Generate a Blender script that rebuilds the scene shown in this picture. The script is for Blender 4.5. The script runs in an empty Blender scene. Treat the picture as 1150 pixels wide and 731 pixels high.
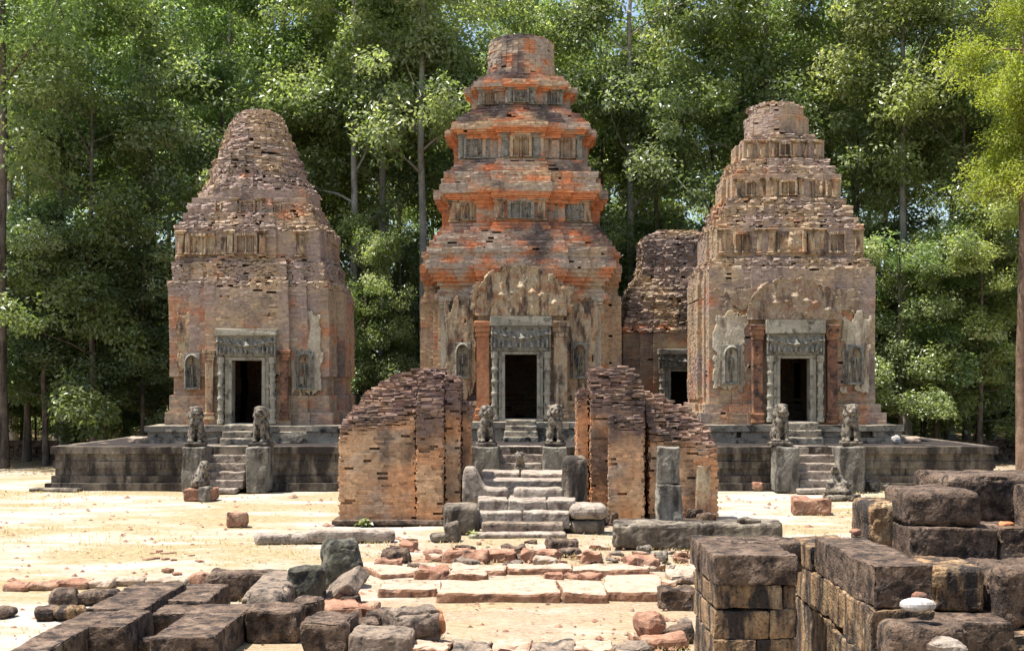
import bpy, bmesh, math, random
import numpy as np
from mathutils import Vector, Matrix, Euler, Quaternion

R = math.radians
S = bpy.context.scene
C = bpy.context.collection
random.seed(7)

# ------------------------------------------------------------------ camera
F, PX, PY, EYE = 1500.0, 585.0, 435.0, 2.87     # photo pixels: focal length, principal point; eye height (m)
cd = bpy.data.cameras.new('camera')
cam = bpy.data.objects.new('camera', cd)
C.objects.link(cam)
cam.location = (0, 0, EYE)
cam.rotation_euler = (R(90), 0, 0)
cd.sensor_width = 36.0
cd.lens = F / 1150 * 36
cd.shift_x = (575 - PX) / 1150
cd.shift_y = (PY - 365.5) / 1150
cd.clip_start, cd.clip_end = 0.1, 2000
S.camera = cam

# ------------------------------------------------------------------ sky and sun
SUN_EL, SUN_AZ = 72.0, -93.0           # the sun stands high to the left (azimuth from +Y)
w = bpy.data.worlds.new('World')
S.world = w
w.use_nodes = True
nt = w.node_tree
bg = nt.nodes['Background']
sky = nt.nodes.new('ShaderNodeTexSky')
sky.sky_type = 'NISHITA'
sky.sun_disc = False
sky.sun_elevation = R(SUN_EL)
sky.sun_rotation = R(SUN_AZ)
sky.air_density = 1.0
sky.dust_density = 2.0
nt.links.new(sky.outputs[0], bg.inputs[0])
bg.inputs[1].default_value = 0.105
sd = bpy.data.lights.new('sun', 'SUN')
sun = bpy.data.objects.new('sun', sd)
C.objects.link(sun)
sd.energy = 4.7
sd.angle = R(0.5)
sd.color = (1.0, 0.97, 0.93)
dv = Vector((math.sin(R(SUN_AZ)) * math.cos(R(SUN_EL)), math.cos(R(SUN_AZ)) * math.cos(R(SUN_EL)), math.sin(R(SUN_EL))))
sun.rotation_euler = dv.to_track_quat('Z', 'Y').to_euler()
S.view_settings.view_transform = 'Standard'
S.view_settings.look = 'None'
S.view_settings.exposure = 1.22
S.view_settings.gamma = 1.0
S.view_settings.use_curve_mapping = False
S.cycles.use_denoising = True
S.cycles.max_bounces = 8
S.cycles.diffuse_bounces = 4
S.cycles.glossy_bounces = 2
S.cycles.transmission_bounces = 3
S.cycles.sample_clamp_indirect = 6.0
S.cycles.caustics_reflective = False
S.cycles.caustics_refractive = False

# ------------------------------------------------------------------ helpers
def wx(px, d): return (px - PX) / F * d
def wz(py, d): return EYE - (py - PY) / F * d
def gd(py): return EYE * F / (py - PY)          # distance at which the flat ground shows at photo row py

def _h(ix, iy, iz, seed):
    n = (ix.astype(np.int64) * 374761393 + iy.astype(np.int64) * 668265263 + iz.astype(np.int64) * 2147483647 + seed * 974711) & 0xFFFFFFFF
    n = ((n ^ (n >> 13)) * 1274126177) & 0xFFFFFFFF
    n = ((n ^ (n >> 16)) * 2246822519) & 0xFFFFFFFF
    n = n ^ (n >> 15)
    return (n & 0xFFFFFF) / float(0xFFFFFF)

def vn(p, seed=0):
    p = np.asarray(p, float)
    i = np.floor(p).astype(np.int64); f = p - i; f = f * f * (3 - 2 * f)
    r = 0
    for dx in (0, 1):
        for dy in (0, 1):
            for dz in (0, 1):
                wgt = (f[:, 0] if dx else 1 - f[:, 0]) * (f[:, 1] if dy else 1 - f[:, 1]) * (f[:, 2] if dz else 1 - f[:, 2])
                r = r + wgt * _h(i[:, 0] + dx, i[:, 1] + dy, i[:, 2] + dz, seed)
    return r * 2 - 1

def fbm(p, sc=1.0, octv=4, seed=0, gain=0.5):
    p = np.asarray(p, float) * sc
    a, s, t = 1.0, 0.0, 0.0
    for k in range(octv):
        s = s + a * vn(p * (2.03 ** k) + 17.3 * k, seed + k); t += a; a *= gain
    return s / t

def smooth(a, b, x):
    t = np.clip((x - a) / (b - a), 0, 1)
    return t * t * (3 - 2 * t)

def tag(o, label=None, cat=None, group=None, kind=None):
    if label: o['label'] = label
    if cat: o['category'] = cat
    if group: o['group'] = group
    if kind: o['kind'] = kind
    return o

def thing(name, label, cat, loc=(0, 0, 0), group=None, rz=0.0):
    o = bpy.data.objects.new(name, None)
    C.objects.link(o)
    o.location = loc; o.rotation_euler = (0, 0, rz)
    o.empty_display_size = 0.2
    return tag(o, label, cat, group)

def mesh_from(name, V, Fc, mat, col=None, smooth_shade=False):
    me = bpy.data.meshes.new(name)
    V = np.asarray(V, dtype=np.float32)
    if isinstance(Fc, np.ndarray):
        nf, k = Fc.shape
        me.vertices.add(len(V)); me.vertices.foreach_set('co', V.ravel())
        me.loops.add(nf * k); me.loops.foreach_set('vertex_index', Fc.astype(np.int32).ravel())
        me.polygons.add(nf); me.polygons.foreach_set('loop_start', np.arange(0, nf * k, k, dtype=np.int32))
        me.polygons.foreach_set('loop_total', np.full(nf, k, dtype=np.int32))
        me.update(calc_edges=True)
    else:
        me.from_pydata(V.tolist(), [], Fc)
    if col is not None:
        at = me.color_attributes.new('col', 'FLOAT_COLOR', 'POINT')
        c4 = np.ones((len(V), 4), np.float32); c4[:, :3] = col
        at.data.foreach_set('color', c4.ravel())
    me.polygons.foreach_set('use_smooth', np.full(len(me.polygons), bool(smooth_shade)))
    me.validate()
    if mat: me.materials.append(mat)
    return me

def obj(name, me, parent=None, loc=None):
    o = bpy.data.objects.new(name, me)
    C.objects.link(o)
    if parent: o.parent = parent
    if loc is not None: o.location = loc
    return o

def part(name, V, Fc, mat, parent, col=None, sm=False):
    """V in world coordinates; stored relative to the parent's base"""
    V = np.asarray(V, float).copy()
    p = parent
    off = Vector((0, 0, 0))
    while p is not None:
        off += p.location; p = p.parent
    V -= np.array(off)
    return obj(name, mesh_from(name, V, Fc, mat, col, sm), parent)

# ------------------------------------------------------------------ materials
def nmat(name):
    m = bpy.data.materials.new(name); m.use_nodes = True
    n = m.node_tree.nodes; l = m.node_tree.links
    b = n['Principled BSDF']
    b.inputs['Roughness'].default_value = 0.9
    b.inputs['Specular IOR Level'].default_value = 0.2
    return m, n, l, b

def noise(n, l, vec, scale, detail=4, rough=0.55, dist=0.0):
    t = n.new('ShaderNodeTexNoise'); t.inputs['Scale'].default_value = scale
    t.inputs['Detail'].default_value = detail; t.inputs['Roughness'].default_value = rough
    t.inputs['Distortion'].default_value = dist
    if vec is not None: l.new(vec, t.inputs['Vector'])
    return t.outputs['Fac']

def ramp(n, l, fac, stops):
    r = n.new('ShaderNodeValToRGB'); e = r.color_ramp.elements
    while len(e) < len(stops): e.new(0.5)
    for k, (p, c) in enumerate(stops):
        e[k].position = p
        e[k].color = (c[0], c[1], c[2], 1) if not isinstance(c, (int, float)) else (c, c, c, 1)
    l.new(fac, r.inputs['Fac'])
    return r.outputs['Color']

def mix(n, l, fac, a, b, mode='MIX'):
    m = n.new('ShaderNodeMix'); m.data_type = 'RGBA'; m.blend_type = mode
    for sock, v in ((m.inputs[0], fac), (m.inputs[6], a), (m.inputs[7], b)):
        if isinstance(v, (int, float)): sock.default_value = v
        elif isinstance(v, tuple): sock.default_value = (v[0], v[1], v[2], 1)
        else: l.new(v, sock)
    return m.outputs[2]

def bump(n, l, b, h, strength=0.5, dist=0.02):
    u = n.new('ShaderNodeBump'); u.inputs['Strength'].default_value = strength
    u.inputs['Distance'].default_value = dist
    l.new(h, u.inputs['Height']); l.new(u.outputs['Normal'], b.inputs['Normal'])

def coords(n, l, rnd=True, scale=(1, 1, 1)):
    tc = n.new('ShaderNodeTexCoord')
    mp = n.new('ShaderNodeMapping'); mp.inputs['Scale'].default_value = scale
    l.new(tc.outputs['Object'], mp.inputs['Vector'])
    if rnd:
        oi = n.new('ShaderNodeObjectInfo')
        mu = n.new('ShaderNodeMath'); mu.operation = 'MULTIPLY'; mu.inputs[1].default_value = 53.0
        l.new(oi.outputs['Random'], mu.inputs[0])
        l.new(mu.outputs[0], mp.inputs['Location'])
    return mp.outputs['Vector']

def m_stone(name, c1, c2, c3, dark=(0.03, 0.027, 0.025), dark_amt=0.5, sc=2.0, bsc=30, bstr=0.6, spots=None, streak=False, pits=0.0, rough=0.92, dust=None):
    m, n, l, b = nmat(name)
    v = coords(n, l)
    c = ramp(n, l, noise(n, l, v, sc, 6, 0.6, 0.4), [(0.32, c1), (0.5, c2), (0.68, c3)])
    vd = coords(n, l, True, (1, 1, 0.25)) if streak else v
    d = ramp(n, l, noise(n, l, vd, sc * 1.7, 7, 0.68, 0.2), [(0.62 - dark_amt * 0.3, 0.0), (0.76 - dark_amt * 0.3, 1.0)])
    c = mix(n, l, d, c, dark)
    fine = noise(n, l, v, bsc, 5, 0.7)
    c = mix(n, l, 0.75, c, ramp(n, l, fine, [(0.3, 0.45), (0.55, 1.0), (0.75, 1.25)]), 'MULTIPLY')
    if spots:
        s = ramp(n, l, noise(n, l, v, sc * 3.1, 5, 0.7), [(0.60, 0.0), (0.70, 0.75)])
        c = mix(n, l, s, c, spots)
    h = fine
    if pits > 0:
        vo = n.new('ShaderNodeTexVoronoi'); vo.inputs['Scale'].default_value = bsc * 0.8
        l.new(v, vo.inputs['Vector'])
        pr = ramp(n, l, vo.outputs['Distance'], [(0.12, 1.0 - pits), (0.4, 1.0)])
        c = mix(n, l, 1.0, c, pr, 'MULTIPLY')
        h = mix(n, l, 0.6, fine, pr)
    if dust:                                              # sand lying on the flat upper side
        ge = n.new('ShaderNodeNewGeometry'); sx = n.new('ShaderNodeSeparateXYZ'); l.new(ge.outputs['Normal'], sx.inputs[0])
        ad = n.new('ShaderNodeMath'); ad.operation = 'MULTIPLY_ADD'; l.new(noise(n, l, v, sc * 2.5, 6, 0.7), ad.inputs[0]); ad.inputs[1].default_value = 1.1; l.new(sx.outputs['Z'], ad.inputs[2])
        c = mix(n, l, ramp(n, l, mrange(n, l, ad.outputs[0], 1.2, 1.65), [(0.0, 0.0), (1.0, 0.85)]), c, dust)
    l.new(c, b.inputs['Base Color'])
    b.inputs['Roughness'].default_value = rough
    bump(n, l, b, h, bstr, 0.03)
    return m

def mrange(n, l, s, a, b_):
    m = n.new('ShaderNodeMapRange'); m.inputs['From Min'].default_value = a; m.inputs['From Max'].default_value = b_
    l.new(s, m.inputs['Value'])
    return m.outputs[0]

def m_brick(name, stain=0.5, grime=0.5, gcol=(0.235, 0.18, 0.14)):
    m, n, l, b = nmat(name)
    at = n.new('ShaderNodeAttribute'); at.attribute_name = 'col'
    v = coords(n, l, False)
    f = noise(n, l, v, 9, 6, 0.65)
    c = mix(n, l, 0.85, at.outputs['Color'], ramp(n, l, f, [(0.3, 0.5), (0.5, 1.1), (0.72, 1.5)]), 'MULTIPLY')
    g = ramp(n, l, noise(n, l, coords(n, l, False, (1, 1, 1.6)), 3.4, 8, 0.72), [(0.40, 0.0), (0.62, grime)])
    c = mix(n, l, g, c, mix(n, l, 1.0, gcol, ramp(n, l, noise(n, l, v, 14, 5, 0.7), [(0.3, 0.55), (0.7, 1.35)]), 'MULTIPLY'))
    vs = coords(n, l, False, (1, 1, 0.3))
    d = ramp(n, l, noise(n, l, vs, 2.4, 7, 0.7), [(0.56, 0.0), (0.72, stain)])
    c = mix(n, l, d, c, (0.045, 0.037, 0.034))
    l.new(c, b.inputs['Base Color'])
    bump(n, l, b, noise(n, l, v, 30, 5, 0.75), 0.45, 0.02)
    return m

MB = m_brick('weathered_brick', 0.45, 0.25, (0.32, 0.24, 0.17))
MB2 = m_brick('weathered_brick_clean', 0.35, 0.55, (0.33, 0.20, 0.115))
MB3 = m_brick('grey_weathered_brick', 0.5, 0.68, (0.30, 0.228, 0.178))
M_core = m_stone('brick_core', (0.022, 0.016, 0.013), (0.03, 0.02, 0.016), (0.04, 0.026, 0.02), sc=3)
M_redpil = m_stone('red_pilaster', (0.10, 0.055, 0.04), (0.22, 0.11, 0.065), (0.40, 0.19, 0.09), dark=(0.04, 0.03, 0.026), dark_amt=0.5, sc=2, bsc=14, bstr=0.6)
M_dark = m_stone('chamber_shade', (0.008, 0.007, 0.006), (0.01, 0.008, 0.007), (0.012, 0.01, 0.008), sc=3)  # near-black colour stands in for the shade inside the doorways
M_sand = m_stone('grey_sandstone', (0.19, 0.16, 0.115), (0.285, 0.24, 0.175), (0.35, 0.30, 0.22), dark_amt=0.42, sc=1.6, bsc=22, bstr=0.5, spots=(0.40, 0.38, 0.31))
M_frame = m_stone('door_sandstone', (0.25, 0.225, 0.165), (0.345, 0.31, 0.23), (0.41, 0.36, 0.265), dark=(0.10, 0.085, 0.065), dark_amt=0.35, sc=2.2, bsc=26, bstr=0.45)
M_statue = m_stone('statue_sandstone', (0.13, 0.11, 0.085), (0.21, 0.175, 0.13), (0.31, 0.255, 0.185), dark_amt=0.55, sc=5, bsc=26, bstr=0.6)
M_plat = m_stone('terrace_stone', (0.105, 0.082, 0.06), (0.18, 0.145, 0.105), (0.28, 0.235, 0.17), dark=(0.045, 0.036, 0.029), dark_amt=0.60, sc=1.3, bsc=16, bstr=0.5, streak=True)
M_step = m_stone('worn_step_stone', (0.23, 0.185, 0.145), (0.31, 0.255, 0.20), (0.38, 0.32, 0.25), dark=(0.12, 0.09, 0.07), dark_amt=0.4, sc=2.4, bsc=20, bstr=0.4)
M_slab = m_stone('sandy_red_slab', (0.20, 0.105, 0.065), (0.29, 0.155, 0.09), (0.36, 0.22, 0.14), dark=(0.09, 0.055, 0.04), dark_amt=0.3, sc=3, bsc=20, bstr=0.5, dust=(0.42, 0.33, 0.245))
M_red = m_stone('red_sandstone', (0.20, 0.10, 0.065), (0.30, 0.155, 0.095), (0.37, 0.235, 0.155), dark=(0.09, 0.055, 0.04), dark_amt=0.3, sc=3, bsc=20, bstr=0.5)
M_ped = m_stone('pedestal_stone', (0.15, 0.135, 0.105), (0.22, 0.195, 0.155), (0.30, 0.27, 0.21), dark=(0.06, 0.052, 0.042), dark_amt=0.55, sc=1.6, bsc=16, bstr=0.5, streak=True)
M_pale = m_stone('pale_slab', (0.28, 0.20, 0.14), (0.36, 0.27, 0.195), (0.43, 0.34, 0.25), dark=(0.18, 0.13, 0.10), dark_amt=0.22, sc=3, bsc=20, bstr=0.4)
M_lat = m_stone('laterite', (0.088, 0.058, 0.039), (0.14, 0.094, 0.063), (0.235, 0.165, 0.115), dark=(0.034, 0.025, 0.020), dark_amt=0.56, sc=3.6, bsc=38, bstr=1.0, pits=0.4)
M_brown = m_stone('brown_stone', (0.15, 0.115, 0.085), (0.22, 0.165, 0.12), (0.30, 0.23, 0.165), dark_amt=0.4, sc=4, bsc=24, bstr=0.7)
M_latl = m_stone('lichened_laterite', (0.19, 0.112, 0.058), (0.31, 0.195, 0.10), (0.39, 0.285, 0.17), dark=(0.04, 0.032, 0.027), dark_amt=0.68, sc=2.6, bsc=36, bstr=1.0, streak=True, pits=0.4)
M_green = m_stone('mossy_stone', (0.07, 0.066, 0.045), (0.115, 0.107, 0.075), (0.165, 0.15, 0.11), dark_amt=0.5, sc=3, bsc=22, bstr=0.7)
M_white = m_stone('white_stone', (0.34, 0.31, 0.28), (0.43, 0.40, 0.36), (0.50, 0.46, 0.42), dark=(0.2, 0.17, 0.14), dark_amt=0.35, sc=4, bsc=22, bstr=0.3)
M_tymp = m_stone('weathered_stucco', (0.27, 0.155, 0.095), (0.34, 0.25, 0.165), (0.40, 0.315, 0.21), dark=(0.12, 0.085, 0.065), dark_amt=0.38, sc=2.8, bsc=16, bstr=0.8, streak=True)
M_stucco = m_stone('stucco', (0.36, 0.175, 0.09), (0.44, 0.32, 0.19), (0.47, 0.38, 0.25), dark=(0.10, 0.068, 0.05), dark_amt=0.5, sc=2.6, bsc=16, bstr=0.7, streak=True)
M_stuccop = m_stone('pale_stucco', (0.40, 0.32, 0.21), (0.48, 0.40, 0.28), (0.53, 0.46, 0.34), dark=(0.17, 0.12, 0.08), dark_amt=0.4, sc=2.0, bsc=16, bstr=0.6, streak=True)
M_relief = m_stone('relief_stone', (0.17, 0.155, 0.125), (0.25, 0.23, 0.18), (0.32, 0.285, 0.22), dark_amt=0.35, sc=5, bsc=30, bstr=0.4)
M_orange = m_stone('orange_brick', (0.36, 0.14, 0.065), (0.44, 0.185, 0.085), (0.48, 0.235, 0.12), dark=(0.12, 0.06, 0.04), dark_amt=0.25, sc=2, bsc=14, bstr=0.4, streak=True)

def m_ground():
    m, n, l, b = nmat('sandy_soil')
    v = coords(n, l, False)
    sand = ramp(n, l, noise(n, l, v, 0.9, 7, 0.65), [(0.3, (0.255, 0.212, 0.16)), (0.5, (0.37, 0.332, 0.275)), (0.7, (0.44, 0.408, 0.355))])
    straw = ramp(n, l, noise(n, l, v, 7, 6, 0.75), [(0.3, (0.15, 0.11, 0.055)), (0.5, (0.275, 0.215, 0.12)), (0.7, (0.36, 0.305, 0.195))])
    vp = coords(n, l, False, (0.55, 1.0, 1))
    patch = ramp(n, l, noise(n, l, vp, 0.42, 7, 0.68, 0.3), [(0.40, 0.0), (0.56, 1.0)])
    c = mix(n, l, patch, sand, straw)
    # leaf litter lies under the forest
    tc = n.new('ShaderNodeTexCoord'); sp = n.new('ShaderNodeSeparateXYZ')
    l.new(tc.outputs['Object'], sp.inputs[0])
    ma = n.new('ShaderNodeMath'); ma.operation = 'MULTIPLY_ADD'
    l.new(noise(n, l, v, 0.3, 4), ma.inputs[0]); ma.inputs[1].default_value = 9.0
    l.new(sp.outputs['Y'], ma.inputs[2])
    mr = n.new('ShaderNodeMapRange'); mr.inputs['From Min'].default_value = 49.0; mr.inputs['From Max'].default_value = 58.0
    l.new(ma.outputs[0], mr.inputs['Value'])
    lit = ramp(n, l, noise(n, l, v, 5, 6, 0.75), [(0.3, (0.10, 0.065, 0.035)), (0.5, (0.19, 0.13, 0.07)), (0.7, (0.28, 0.20, 0.11))])
    c = mix(n, l, mr.outputs[0], c, lit)
    ax_ = n.new('ShaderNodeMath'); ax_.operation = 'ABSOLUTE'; l.new(sp.outputs['X'], ax_.inputs[0])
    m1 = n.new('ShaderNodeMapRange'); m1.inputs['From Min'].default_value = 4.6; m1.inputs['From Max'].default_value = 1.6; l.new(ax_.outputs[0], m1.inputs['Value'])
    m2 = n.new('ShaderNodeMapRange'); m2.inputs['From Min'].default_value = 27.5; m2.inputs['From Max'].default_value = 23.0; l.new(sp.outputs['Y'], m2.inputs['Value'])
    mm = n.new('ShaderNodeMath'); mm.operation = 'MULTIPLY'; l.new(m1.outputs[0], mm.inputs[0]); l.new(m2.outputs[0], mm.inputs[1])
    mk = n.new('ShaderNodeMath'); mk.operation = 'MULTIPLY'; l.new(mm.outputs[0], mk.inputs[0])
    l.new(ramp(n, l, noise(n, l, v, 1.1, 7, 0.72), [(0.40, 0.1), (0.58, 0.95)]), mk.inputs[1])
    grit = ramp(n, l, noise(n, l, v, 16, 6, 0.8), [(0.32, (0.14, 0.085, 0.05)), (0.5, (0.28, 0.20, 0.13)), (0.68, (0.42, 0.34, 0.25))])
    c = mix(n, l, mk.outputs[0], c, grit)
    sp2 = ramp(n, l, noise(n, l, v, 11, 4, 0.7), [(0.64, 0.0), (0.72, 0.55)])
    c = mix(n, l, sp2, c, (0.22, 0.145, 0.085))
    l.new(c, b.inputs['Base Color'])
    b.inputs['Roughness'].default_value = 1.0
    b.inputs['Specular IOR Level'].default_value = 0.05
    bump(n, l, b, noise(n, l, v, 9, 8, 0.75), 0.6, 0.05)
    return m
M_ground = m_ground()

def m_leaf(name, c1, c2, c3, trans=0.5, rough=0.34, var=(0.85, 1.5), hue=0.03):
    m, n, l, b = nmat(name)
    at = n.new('ShaderNodeAttribute'); at.attribute_name = 'col'
    sp = n.new('ShaderNodeSeparateColor'); l.new(at.outputs['Color'], sp.inputs[0])
    c = ramp(n, l, sp.outputs[0], [(0.0, c1), (0.5, c2), (1.0, c3)])
    oi = n.new('ShaderNodeObjectInfo')
    hs = n.new('ShaderNodeHueSaturation')
    mr = n.new('ShaderNodeMapRange'); mr.inputs['To Min'].default_value = 0.5 - hue; mr.inputs['To Max'].default_value = 0.5 + hue * .5
    l.new(oi.outputs['Random'], mr.inputs['Value']); l.new(mr.outputs[0], hs.inputs['Hue'])
    mv = n.new('ShaderNodeMapRange'); mv.inputs['To Min'].default_value = var[0]; mv.inputs['To Max'].default_value = var[1]
    wn = n.new('ShaderNodeTexWhiteNoise'); wn.noise_dimensions = '1D'; l.new(oi.outputs['Random'], wn.inputs['W'])
    l.new(wn.outputs['Value'], mv.inputs['Value']); l.new(mv.outputs[0], hs.inputs['Value'])
    l.new(c, hs.inputs['Color'])
    c = hs.outputs['Color']
    l.new(c, b.inputs['Base Color'])
    b.inputs['Roughness'].default_value = rough
    b.inputs['Specular IOR Level'].default_value = 0.65
    tr = n.new('ShaderNodeBsdfTranslucent')
    ct = mix(n, l, 1.0, c, (1.5, 1.55, 0.75), 'MULTIPLY')
    l.new(ct, tr.inputs['Color'])
    ms = n.new('ShaderNodeMixShader'); ms.inputs[0].default_value = trans
    l.new(b.outputs[0], ms.inputs[1]); l.new(tr.outputs[0], ms.inputs[2])
    l.new(ms.outputs[0], n['Material Output'].inputs['Surface'])
    return m
M_leafA = m_leaf('leaf_dark_green', (0.078, 0.115, 0.048), (0.150, 0.200, 0.085), (0.28, 0.32, 0.185))
M_leafB = m_leaf('leaf_mid_green', (0.092, 0.135, 0.044), (0.185, 0.238, 0.082), (0.33, 0.37, 0.20))
M_leafY = m_leaf('leaf_yellow_green', (0.17, 0.20, 0.03), (0.29, 0.33, 0.05), (0.40, 0.42, 0.09), 0.5, 0.6, (0.95, 1.1), 0.0)
M_grassd = m_leaf('dry_grass_blade', (0.20, 0.16, 0.06), (0.36, 0.30, 0.14), (0.44, 0.38, 0.20), 0.3, 0.8)
M_litter = m_leaf('fallen_leaf', (0.12, 0.06, 0.03), (0.22, 0.12, 0.06), (0.36, 0.24, 0.12), 0.2, 0.8)
M_barkp = m_stone('pale_bark', (0.22, 0.20, 0.17), (0.31, 0.285, 0.245), (0.39, 0.36, 0.31), dark=(0.12, 0.105, 0.09), dark_amt=0.35, sc=1.5, bsc=14, bstr=0.5, streak=True)
M_barkd = m_stone('brown_bark', (0.09, 0.07, 0.055), (0.14, 0.11, 0.085), (0.20, 0.155, 0.12), dark=(0.045, 0.036, 0.03), dark_amt=0.4, sc=2, bsc=14, bstr=0.7, streak=True)
M_barkr = m_stone('reddish_bark', (0.17, 0.11, 0.075), (0.24, 0.155, 0.105), (0.30, 0.21, 0.15), dark=(0.08, 0.055, 0.04), dark_amt=0.35, sc=2, bsc=14, bstr=0.7, streak=True)

# ------------------------------------------------------------------ masonry builders
ORANGE = np.array((0.52, 0.19, 0.075)); REDB = np.array((0.27, 0.115, 0.072)); TAN = np.array((0.47, 0.335, 0.20))
GREYB = np.array((0.27, 0.22, 0.17)); PURP = np.array((0.30, 0.222, 0.182)); BLACKB = np.array((0.05, 0.042, 0.04))
PALE = np.array((0.42, 0.35, 0.27))

def box_arrays(c0, ax, ay, L, T, H, jit, rng):
    """many boxes at once. c0: start corner (outer, bottom); ax: unit along; ay: unit inward; L,T,H sizes -> V (n*8,3), F (n*6,4)"""
    n = len(c0)
    V = np.zeros((n, 8, 3))
    for k, (a, b, c) in enumerate(((0, 0, 0), (1, 0, 0), (1, 1, 0), (0, 1, 0), (0, 0, 1), (1, 0, 1), (1, 1, 1), (0, 1, 1))):
        V[:, k, :] = c0 + ax * (L * a)[:, None] + ay * (T * b)[:, None]
        V[:, k, 2] += H * c
    V += rng.normal(0, 1, V.shape) * jit
    fq = np.array(((0, 3, 2, 1), (4, 5, 6, 7), (0, 1, 5, 4), (1, 2, 6, 5), (2, 3, 7, 6), (3, 0, 4, 7)))
    Fc = (np.arange(n)[:, None, None] * 8 + fq[None]).reshape(-1, 4)
    return V.reshape(-1, 3), Fc

def plan_cross(M, P, b, c):
    q = P * 0.3
    quarter = [(-b, -(M + P)), (b, -(M + P)), (b, -(M + q)), (c, -(M + q)), (c, -M), (M, -M), (M, -c), (M + q, -c), (M + q, -b)]
    pts = []
    x = np.array(quarter)
    for k in range(4):
        a = k * math.pi / 2
        r = np.array(((math.cos(a), -math.sin(a)), (math.sin(a), math.cos(a))))
        pts.append(x @ r.T)
    return np.concatenate(pts)

def plan_round(r, n=20):
    a = np.arange(n) * 2 * math.pi / n - math.pi / 2 - math.pi / n
    return np.stack((r * np.cos(a), r * np.sin(a)), 1)

def lay_bricks(courses, ch, blen, colfn, seed, skip=None, jit=0.0025, thick=0.30, facing=0.005):
    """courses: list of (z, polygon, erosion amplitude). Returns bricks V,F,col"""
    rng = np.random.default_rng(seed)
    A = {k: [] for k in ('c', 'ax', 'ay', 'L', 'er', 'sl')}
    for ci, cc in enumerate(courses):
        z, poly, er = cc[:3]; sl = cc[4] if len(cc) > 4 else 0.0
        n = len(poly)
        for k in range(n):
            p0, p1 = poly[k], poly[(k + 1) % n]
            d = p1 - p0; Le = math.hypot(*d)
            if Le < 0.03: continue
            d = d / Le
            inw = np.array((-d[1], d[0]))
            bl_ = blen * (.62 if er > .06 else 1.0)
            m = max(1, int(round(Le / bl_)))
            cuts = (np.arange(1, m) + (0.25 if ci % 2 else -0.25) + rng.uniform(-.12, .12, m - 1)) * Le / m
            cuts = np.concatenate(([0.0], cuts, [Le]))
            for s0, s1 in zip(cuts[:-1], cuts[1:]):
                A['c'].append((p0[0] + d[0] * s0, p0[1] + d[1] * s0, z)); A['ax'].append((d[0], d[1], 0))
                A['ay'].append((inw[0], inw[1], 0)); A['L'].append(s1 - s0 - 0.003); A['er'].append(er); A['sl'].append(sl)
    c = np.array(A['c']); ax = np.array(A['ax']); ay = np.array(A['ay']); L = np.array(A['L']); er = np.array(A['er']); sl = np.array(A['sl'])
    mid = c + ax * (L / 2)[:, None]
    n1 = fbm(mid, 1.3, 4, seed); n2 = fbm(mid, 4.5, 2, seed + 9)
    e = er * (1.5 * n1 + 0.6 * n2 + rng.uniform(-0.32, 0.32, len(L)) * np.clip(er / .05, .35, 1))
    e += np.where(rng.random(len(L)) < .05, .02, 0)
    e += rng.normal(0, facing, len(L)) * np.clip(er / .05, .3, 1)
    keep = rng.random(len(L)) > np.clip(er * 0.5, 0, 0.05) + .02 * (n2 > .25)
    if skip is not None: keep &= ~skip(mid, ay)
    c = c + ay * e[:, None]
    T = np.full(len(L), thick)
    H = np.full(len(L), ch - 0.002) * (1 - rng.uniform(0, 1, len(L)) * np.clip(er, .01, .12))
    c, ax, ay, L, T, H, mid, e, er, sl = (q[keep] for q in (c, ax, ay, L, T, H, mid, e, er, sl))
    jj = (jit + er * np.where(er > .06, .17, .05)).repeat(8).reshape(len(L), 8, 1)
    V, Fc = box_arrays(c, ax, ay, L, T, H, jj, rng)
    col = colfn(mid, e, er, rng, sl).repeat(8, 0) * .5 + colfn(V, e.repeat(8), er.repeat(8), rng, sl.repeat(8)) * .5
    return V, Fc, col

def loft_core(courses, inset, open_front=None):
    """closed dark core behind the bricks; open_front=(b, ztop): leave the doorway open in the first (front) edge"""
    V, Fc = [], []
    n = len(courses[0][1])
    zs = [c[0] for c in courses] + [courses[-1][0] + (courses[1][0] - courses[0][0])]
    def ins(poly):
        prev = np.roll(poly, 1, 0); nxt = np.roll(poly, -1, 0)
        d1 = poly - prev; d2 = nxt - poly
        d1 /= np.linalg.norm(d1, axis=1)[:, None] + 1e-9; d2 /= np.linalg.norm(d2, axis=1)[:, None] + 1e-9
        n1 = np.stack((-d1[:, 1], d1[:, 0]), 1); n2 = np.stack((-d2[:, 1], d2[:, 0]), 1)
        s = n1 + n2
        s /= np.maximum(1.0, np.sum(s * n1, 1))[:, None]
        return poly + s * inset
    for k, z in enumerate(zs):
        poly = ins(courses[min(k, len(courses) - 1)][1])
        for p in poly: V.append((p[0], p[1], z))
    for k in range(len(zs) - 1):
        for i in range(n):
            if open_front and i == 0 and zs[k] < open_front: continue
            j = (i + 1) % n
            Fc.append((k * n + i, k * n + j, (k + 1) * n + j, (k + 1) * n + i))
    Fc.append(tuple(range((len(zs) - 1) * n, len(zs) * n)))
    return V, Fc

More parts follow.
